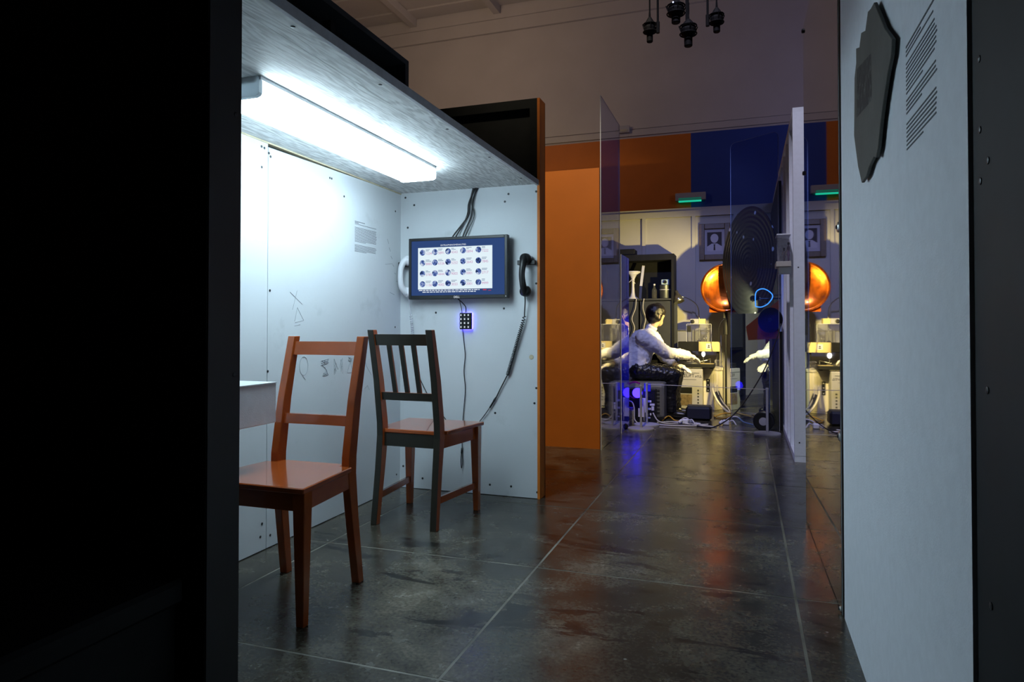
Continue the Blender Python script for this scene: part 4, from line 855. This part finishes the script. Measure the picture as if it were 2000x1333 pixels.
MB().box(-.60, -.505, 8.0, 8.165, .9375, .995).build('body', GREYMET, kc, bevel=.004); MB().lathe([(.022, 0), (.022, .02), (.015, .022)], (-.57, 8.0, .965), (0,-1,0), 16).build('lens', PLAST, kc)
tag(MB().box(-.503, -.432, 7.999, 8.12, .9375, .995).build('yellow_block', YEL), 'small yellow block beside the camera unit on the clear case', 'block')
# desk lamp
dl = thing('desk_lamp', 'brushed metal gooseneck desk lamp over the riser', 'lamp', (-.53, 8.13, .733))
MB().lathe([(.022, 0), (.022, .012), (.008, .016)], (-.515, 8.205, .733), (0,0,1), 14).build('base', PLAST, dl)
MB().tube(spline([(-.515, 8.205, .745), (-.515, 8.205, 1.05), (-.535, 8.17, 1.15), (-.60, 8.14, 1.215), (-.68, 8.12, 1.25), (-.735, 8.10, 1.262)], 8), .006, 8).build('neck', STEEL, dl, smooth=True)
ax = Vector((.30, -.25, -1)).normalized(); MB().lathe([(.018, -.035), (.022, -.03), (.022, 0), (.028, .004), (.050, .06), (.062, .105), (.060, .106), (.046, .06), (0, .02)], (-.755, 8.09, 1.29), ax, 22).build('shade', mat('satin_brass_grey', (.42, .40, .30), .3, metal=.9), dl, smooth=True)
MB().lathe([(0, .03), (.018, .045), (.022, .065), (0, .085)], (-.755, 8.09, 1.29), ax, 12).build('bulb', WPLAST, dl, smooth=True)
# ------------------------------------------------------------------ amber dish on a stand
dd = thing('amber_dish', 'large glossy amber disc on a black stand', 'disc', (-.205, 7.72, 0))
dc = Vector((-.200, 7.70, 1.325)); dn = Vector((-.05, -1, .05)).normalized()
MB().lathe([(0, -.026), (.09, -.023), (.17, -.010), (.235, .012), (.262, .034), (.262, .028), (.235, .005), (.17, -.018), (.09, -.031), (0, -.034)], dc, dn, 48).build('dish', AMBER, dd, smooth=True)
MB().box(-.375, -.095, 7.735, 7.745, 1.062, 1.32).build('square_plate', ORANGEAC, dd)
MB().tube([(-.205, 7.76, .03), (-.205, 7.76, 1.06)], .011, 10).build('pole', PLAST, dd); MB().tube([(-.205, 7.76, .82), (-.205, 7.76, 1.0)], [.026, .022], 10).build('grip', PLAST, dd)
MB().box(-.225, -.185, 7.73, 7.78, 1.0, 1.10).build('clamp', PLAST, dd)
MB().tube(spline([(-.205, 7.73, 1.0), (-.265, 7.72, .93), (-.275, 7.72, .78), (-.235, 7.74, .62)]), .004, 6).build('cable', RUBBER, dd)
MB().box(-.228, -.10, 7.64, 7.88, 0, .03).build('foot', PLAST, dd, bevel=.004)
# ------------------------------------------------------------------ clear panels and discs on the right of the tableau
sheet('acrylic_panel', (-.128, 6.62), (.272, 6.315), 0, 2.61, .006, BLUEAC, 'tall pale blue acrylic sheet with rounded top in front of the black disc', 'panel', .05)
sheet('acrylic_panel', (-.150, 7.19), (.200, 6.52), 0, 1.03, .004, HALFMIR, 'low half mirrored acrylic sheet reflecting the reaching arm', 'panel')
u = Vector((.46, -.886, 0)); nD = Vector((-.886, -.46, 0)); nD = Vector((-.886, -.46, .0)).normalized()
gd = thing('giant_record', 'giant black grooved disc with pale flecks behind the blue sheet', 'disc', (.02, 7.1, 1.0))
gc = Vector((.025, 7.09, 1.545)); pr_ = [(0, .004)]
for k in range(22): r_ = .03 + .0235 * k; pr_ += [(r_, .0045 if k % 2 else .0025)]
pr_ += [(.545, .004), (.545, -.004), (0, -.004)]
MB().lathe(pr_, gc, nD, 64).build('disc', fleck_material('black_vinyl_flecked', (.012, .013, .016), (.62, .62, .55), 6.5, .11, .3), gd, smooth=False)
MB().tube([gc + Vector((0, .02, -.5)) , Vector((gc.x, gc.y + .02, 0))], .010, 8).build('prop', PLAST, gd)
MB().lathe([(.09, 0), (.09, .012), (.02, .02)], (gc.x, gc.y + .02, 0), (0,0,1), 18).build('foot', PLAST, gd)
os_ = thing('orange_sheet', 'tilted orange acrylic sheet fixed to the stud wall', 'panel', (.15, 6.5, .85))
q0, q1 = Vector((.002, 6.60, 0)), Vector((.278, 6.38, 0))
P4 = [q0 + V((0, 0, .905)), q0 + V((.02, -.015, .78)), q1 + V((0, 0, .80)), q1 + V((0, 0, 1.14))]
MB().prism(P4, (.003, .004, 0)).build('sheet', ORANGEAC, os_); MB().tube([q1 + V((.0, 0, .95)), V((.304, 6.40, .95))], .006, 6).build('bracket', STEEL, os_)
bd = thing('black_disc', 'small black disc on the orange sheet', 'disc', (.20, 6.42, .9))
MB().lathe([(0, .008), (.06, .010), (.110, .006), (.113, 0), (.113, -.006), (0, -.006)], V((.205, 6.415, .962)), V((-.5, -1, .1)), 36).build('disc', mat('gloss_black', (.01, .01, .011), .12), bd); MB().lathe([(.02, .009), (.02, .016), (.006, .018)], V((.205, 6.415, .962)), V((-.5, -1, .1)), 14).build('hub', PLAST, bd)
nl = thing('added_glow_loop', 'added blue loop standing in for a glow behind the clear sheets', 'added_glow', (.16, 6.6, 1.08))  # glowing loop added to stand in for a blue glow among the sheets
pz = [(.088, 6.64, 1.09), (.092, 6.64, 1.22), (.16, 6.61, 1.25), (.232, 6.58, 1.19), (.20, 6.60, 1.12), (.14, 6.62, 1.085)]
MB().tube(spline(pz + [pz[0]], 8), .005, 8).build('tube', glow('blue_loop_glow', (.08, .36, 1.0), 1.6), nl, smooth=True)
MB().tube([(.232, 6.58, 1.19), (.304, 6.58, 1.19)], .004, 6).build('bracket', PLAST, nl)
tag(MB().tube(spline([(.29, 6.33, .93), (.26, 6.30, .82), (.16, 6.28, .55), (.02, 6.24, .30), (-.12, 6.22, .12), (-.28, 6.27, .012), (-.42, 6.36, .008), (-.48, 6.41, .008)], 10), .0055, 8).build('trailing_cable', RUBBER, smooth=True), 'long black cable drooping from the stud wall to the floor', 'cable')
# ------------------------------------------------------------------ stanchions, tape
def stanchion(label, x, y, r, h_):
    t = thing('stanchion', label, 'stanchion', (x, y, 0), 0, 'low grey barrier posts')
    MB().lathe([(r, 0), (r, .010), (r * .97, .014), (.016, .018)], (x, y, 0), (0,0,1), 32).build('base', GREYMET, t); MB().tube([(x, y, .014), (x, y, h_)], .0105, 12).build('post', GREYMET, t)
    MB().lathe([(.013, h_ - .012), (.013, h_), (.009, h_ + .004)], (x, y, 0), (0,0,1), 12).build('cap', GREYMET, t); return t
stanchion('front post of the pair of grey barrier posts on the left', -.875, 6.03, .115, .385); stanchion('rear post of the pair of grey barrier posts on the left', -.862, 6.30, .115, .385); stanchion('lone grey barrier post at right before the stud wall', .168, 6.10, .108, .385)
tag(MB().tube([(-.862, 6.30, .375), (.168, 6.10, .375)], .0028, 6).build('barrier_cord', WCABLE), 'taut grey cord between the barrier posts', 'cord')
tag(MB().hexa([(-.74, 6.215, .0005), (.25, 6.16, .0005), (.25, 6.175, .0005), (-.74, 6.232, .0005)], [(-.74, 6.215, .0015), (.25, 6.16, .0015), (.25, 6.175, .0015), (-.74, 6.232, .0015)]).build('floor_tape', mat('white_tape', (.7, .7, .72), .5)), 'white tape line on the floor before the tableau', 'tape')
# ------------------------------------------------------------------ electronics by the television
ew = thing('amplifier', 'black electronics cabinet with blue lit bulb in front of television', 'electronics', (-.93, 6.47, 0))
MB().box(-1.04, -.80, 6.43, 6.545, 0, .315).build('case', PLAST, ew, bevel=.004)
for (x0, x1, z0, z1) in [(-.875, -.835, .195, .215), (-.85, -.805, .165, .185), (-.88, -.84, .125, .145), (-.835, -.81, .12, .16), (-.88, -.865, .07, .09), (-.85, -.835, .075, .095), (-.87, -.845, .045, .06)]: MB().box(x0, x1, 6.42, 6.43, z0, z1).build('module', WPLAST, ew, bevel=.002)
MB().box(-.945, -.89, 6.424, 6.43, .10, .235).build('paper_strip', WPLAST, ew); MB().box(-.955, -.895, 6.405, 6.408, .06, .14).build('paper_tag', WPLAST, ew)
bl = thing('blue_bulb_lamp', 'glowing blue bulb lamp between barrier posts and television', 'lamp', (-.975, 6.38, 0))
BLG = glow('blue_bulb', (.025, .012, 1.0), 9.0)
MB().lathe([(.018, -.05), (.024, -.03), (.026, 0)], (-.955, 6.37, .29), (.1, -1, 0), 16).build('socket', WPLAST, bl, smooth=True)
MB().lathe([(.024, 0), (.042, .02), (.046, .04), (.030, .065), (0, .075)], (-.955, 6.37, .29), (.1, -1, 0), 20).build('bulb', BLG, bl, smooth=True)
MB().tube([V((-.985, 6.40, .31)) + V((.075 * math.cos(a), 0, .075 * math.sin(a))) for a in [i * PI / 14 for i in range(4, 24)]], .008, 8).build('lamp_ring', acrylic('magenta_glass', (.9, .2, .6), haze=.3, hazecol=(.6, .1, .5)), bl, smooth=True)
MB().tube(spline([(-.945, 6.41, .31), (-.93, 6.405, .25), (-.905, 6.40, .20), (-.90, 6.40, .02)]), .004, 6).build('flex', WCABLE, bl, smooth=True)
MB().box(-.90, -.84, 6.412, 6.428, .30, .375).build('reflector', mat('blue_film', (.05, .05, .6), .3), bl)
su = thing('socket_unit', 'small metal wiring unit on the floor at the violet sheet', 'electronics', (-1.05, 6.3, 0))
MB().box(-1.09, -.985, 6.33, 6.40, 0, .125).build('case', mat('perforated_metal', (.30, .29, .28), .5, vary=.5, scale=120), su); MB().box(-1.075, -1.0, 6.335, 6.395, .125, .15).build('cap', mat('violet_plastic', (.2, .12, .8), .4), su)
MB().tube(spline([(-1.07, 6.36, .15), (-1.06, 6.35, .20), (-1.01, 6.35, .205), (-.985, 6.35, .15), (-.98, 6.34, .05), (-.95, 6.33, .01)]), .006, 8).build('lead', WCABLE, su, smooth=True)
hm = thing('hand_microphone', 'black hand microphone lying on the floor by barrier base', 'microphone', (-1.02, 5.95, 0))
MB().tube([(-1.10, 6.08, .085), (-1.03, 5.98, .04)], [.010, .020], 10).build('handle', PLAST, hm, smooth=True); MB().tube([(-1.035, 5.985, .042), (-1.01, 5.95, .032), (-.995, 5.925, .032)], [.022, .031, .026], 12).build('head', PLAST, hm, smooth=True)
tag(MB().hexa([(-.87, 5.93, .0), (-.77, 5.99, .0), (-.75, 6.06, .0), (-.85, 6.02, .0)], [(-.87, 5.93, .002), (-.77, 5.99, .002), (-.75, 6.06, .002), (-.85, 6.02, .002)]).build('paper_sheet', WPLAST), 'loose white paper on the floor by the barrier bases', 'paper')
sp = thing('floor_speaker', 'low black rounded speaker on the floor before the carton', 'speaker', (-.43, 6.85, 0))
MB().box(-.552, -.312, 6.74, 6.94, .004, .135).build('case', PLAST, sp, bevel=.022); MB().box(-.535, -.33, 6.733, 6.741, .025, .115).build('grille', mat('speaker_cloth', (.012, .013, .03), .9), sp); MB().box(-.54, -.325, 6.76, 6.92, .135, .138).build('top_plate', BLACK2, sp)
# floor cables
CG = 'cables tangled on the tableau floor'
R5 = random.Random(21)
specs = [(WCABLE, 'pale cable looping from the amplifier across the floor', [(-.82, 6.42, .10), (-.77, 6.40, .03), (-.68, 6.42, .006), (-.58, 6.50, .006), (-.50, 6.46, .006), (-.42, 6.44, .006)]),
 (WCABLE, 'pale cable lying nearest to the floor tape', [(-.80, 6.36, .006), (-.65, 6.30, .006), (-.50, 6.33, .006), (-.36, 6.38, .006), (-.25, 6.34, .006)]),
 (WCABLE, 'pale cable running behind the nearest one to the plug heap', [(-.79, 6.47, .006), (-.70, 6.54, .006), (-.60, 6.50, .016), (-.52, 6.56, .010), (-.40, 6.52, .006)]),
 (WCABLE, 'pale cable arching out of the plug heap', [(-.60, 6.56, .006), (-.54, 6.55, .05), (-.47, 6.50, .02), (-.40, 6.46, .006), (-.33, 6.49, .006)]),
 (YCABLE, 'yellow cable by the figure shoe', [(-.76, 6.60, .006), (-.70, 6.62, .05), (-.64, 6.58, .02), (-.58, 6.60, .006)]),
 (YCABLE, 'yellow cable coiled behind the floor speaker', [(-.30, 7.05, .006), (-.22, 7.15, .03), (-.13, 7.10, .04), (-.16, 6.98, .02), (-.26, 6.96, .006), (-.30, 7.04, .02)]),
 (WCABLE, 'pale loop cable right of the floor speaker', [(-.20, 6.55, .006), (-.15, 6.58, .06), (-.08, 6.58, .075), (-.02, 6.58, .03), (.06, 6.60, .006)]),
 (RUBBER, 'black cable along the floor to the stud wall', [(-.30, 6.98, .008), (-.10, 7.0, .008), (.05, 6.95, .008), (.20, 6.98, .008)])]
for M_, lab, pts in specs: tag(MB().tube(spline(pts, 10), .0062, 7).build('floor_cable', M_, smooth=True), lab, 'cable', CG)
for (x, y, lab) in [(-.535, 6.50, 'heap of white plugs among the floor cables by the speaker'), (-.175, 6.56, 'white plug block right of the floor speaker')]:
    pg = thing('plug_block', lab, 'plug', (x, y, 0))
    MB().box(x - .028, x + .028, y - .02, y + .02, 0, .045).build('body', WPLAST, pg, bevel=.006); MB().tube([(x - .03, y - .02, .035), (x - .055, y - .04, .015)], .014, 8).build('plug_head', WPLAST, pg)
    MB().tube(spline([(x + .03, y, .03), (x + .06, y - .02, .045), (x + .09, y - .04, .008)]), .006, 6).build('lead', WCABLE, pg)
ra = thing('curved_band', 'pale curved band leaning against the cabinet corner', 'band', (-.25, 7.45, 0))
for k, (o_, w) in enumerate(((0, .012), (.045, .008))):
    MB().tube(spline([(-.335 + o_, 7.62, .275), (-.325 + o_, 7.55, .20), (-.28 + o_, 7.45, .12), (-.22 + o_, 7.36, .06), (-.16 + o_ * .3, 7.30, .02)], 8), w, 8).build('rim' if k == 0 else 'inner_rim', CBM, ra, smooth=True)
MB().prism([(-.325, 7.56, .20), (-.275, 7.56, .22), (-.20, 7.40, .08), (-.25, 7.40, .08)], (.002, .01, .002)).build('web', BLACK2, ra)
rl = thing('film_reel', 'black reel standing on the floor behind the lone barrier post', 'reel', (.145, 6.28, 0))
MB().lathe([(.075, -.035), (.085, -.03), (.085, .03), (.075, .035)], (.145, 6.28, .086), (-.15, -1, 0), 28).build('drum', PLAST, rl); MB().lathe([(.035, .035), (.035, .041), (.01, .043)], (.145, 6.28, .086), (-.15, -1, 0), 18).build('hub', GREYMET, rl)
# ------------------------------------------------------------------ hanging microphones
MICM = mat('matt_black_metal', (.004, .004, .005), .7, spec=.15)
def mic(label, x, y, zb, r, body_h, side, led=False):
    t = thing('studio_microphone', label, 'microphone', (x, y, zb), 0, 'black microphones hanging in shock mounts')
    MB().lathe([(r * .86, 0), (r, .004), (r, body_h), (r * .8, body_h + .01)], (x, y, zb - .004), (0,0,1), 18).build('body', MICM, t)
    zc_ = zb + body_h * 1.05
    for dz in (-.022, .022): MB().tube([(x + r * 2.0 * math.cos(a), y + r * 2.0 * math.sin(a), zc_ + dz) for a in [i * PI / 10 for i in range(21)]], .0042, 6).build('mount_ring', MICM, t)
    MB().lathe([(r * 1.05, -.036), (r * 1.75, -.022), (r * 1.9, .0), (r * 1.7, .024), (r * 1.1, .045), (.010, .062)], (x, y, zc_), (0,0,1), 16).build('cradle', MICM, t)
    for a in (.4, 1.9, 3.5, 5.0): MB().tube([(x + r * 1.6 * math.cos(a), y + r * 1.6 * math.sin(a), zc_ - .02), (x + r * 2.35 * math.cos(a), y + r * 2.35 * math.sin(a), zc_ + .022)], .003, 5).build('elastic', MICM, t)
    MB().tube([(x, y, zc_ + .03), (x, y, zc_ + .10), (x, y, 5.745)], [.010, .005, .004], 6).build('cable', MICM, t)
    px = x + side * r * 2.6; MB().tube([(px, y, zc_ - .015), (px, y, 5.745)], .0065, 8).build('boom', MICM, t); MB().tube([(px, y, zc_ - .035), (px, y, zc_ + .03)], .011, 10).build('boom_joint', MICM, t)
    if led: MB().lathe([(.004, 0), (.004, .002)], (x - .01, y - r * 2.4, zc_ + .02), (0,-1,0), 8).build('status_light', glow('blue_led', (.5, .55, 1), 6), t)
    return t
mic('leftmost black microphone hanging in its shock mount', -.523, 4.0, 2.575, .018, .075, 1)
mic('black microphone hanging highest, with a blue light', -.373, 4.0, 2.665, .025, .07, 1, True)
mic('lowest black microphone hanging in its shock mount', -.300, 3.95, 2.500, .023, .085, -.15)
mic('rightmost black microphone hanging in its shock mount', -.147, 4.0, 2.58, .019, .07, -1)
# a small track lamp on the stud wall throws the warm light
tl = thing('clamp_lamp', 'small black clamp spotlight behind the blue sheet', 'lamp', (.09, 6.75, 1.1))
MB().lathe([(.02, -.055), (.024, -.01), (.030, .02), (.027, .02), (.02, -.005)], (.075, 6.755, 1.17), (-.75, 1.1, -.15), 16).build('head', PLAST, tl, smooth=True); MB().tube([(.09, 6.74, 1.165), (.20, 6.72, 1.165), (.304, 6.72, 1.165)], .006, 8).build('clamp_arm', PLAST, tl)
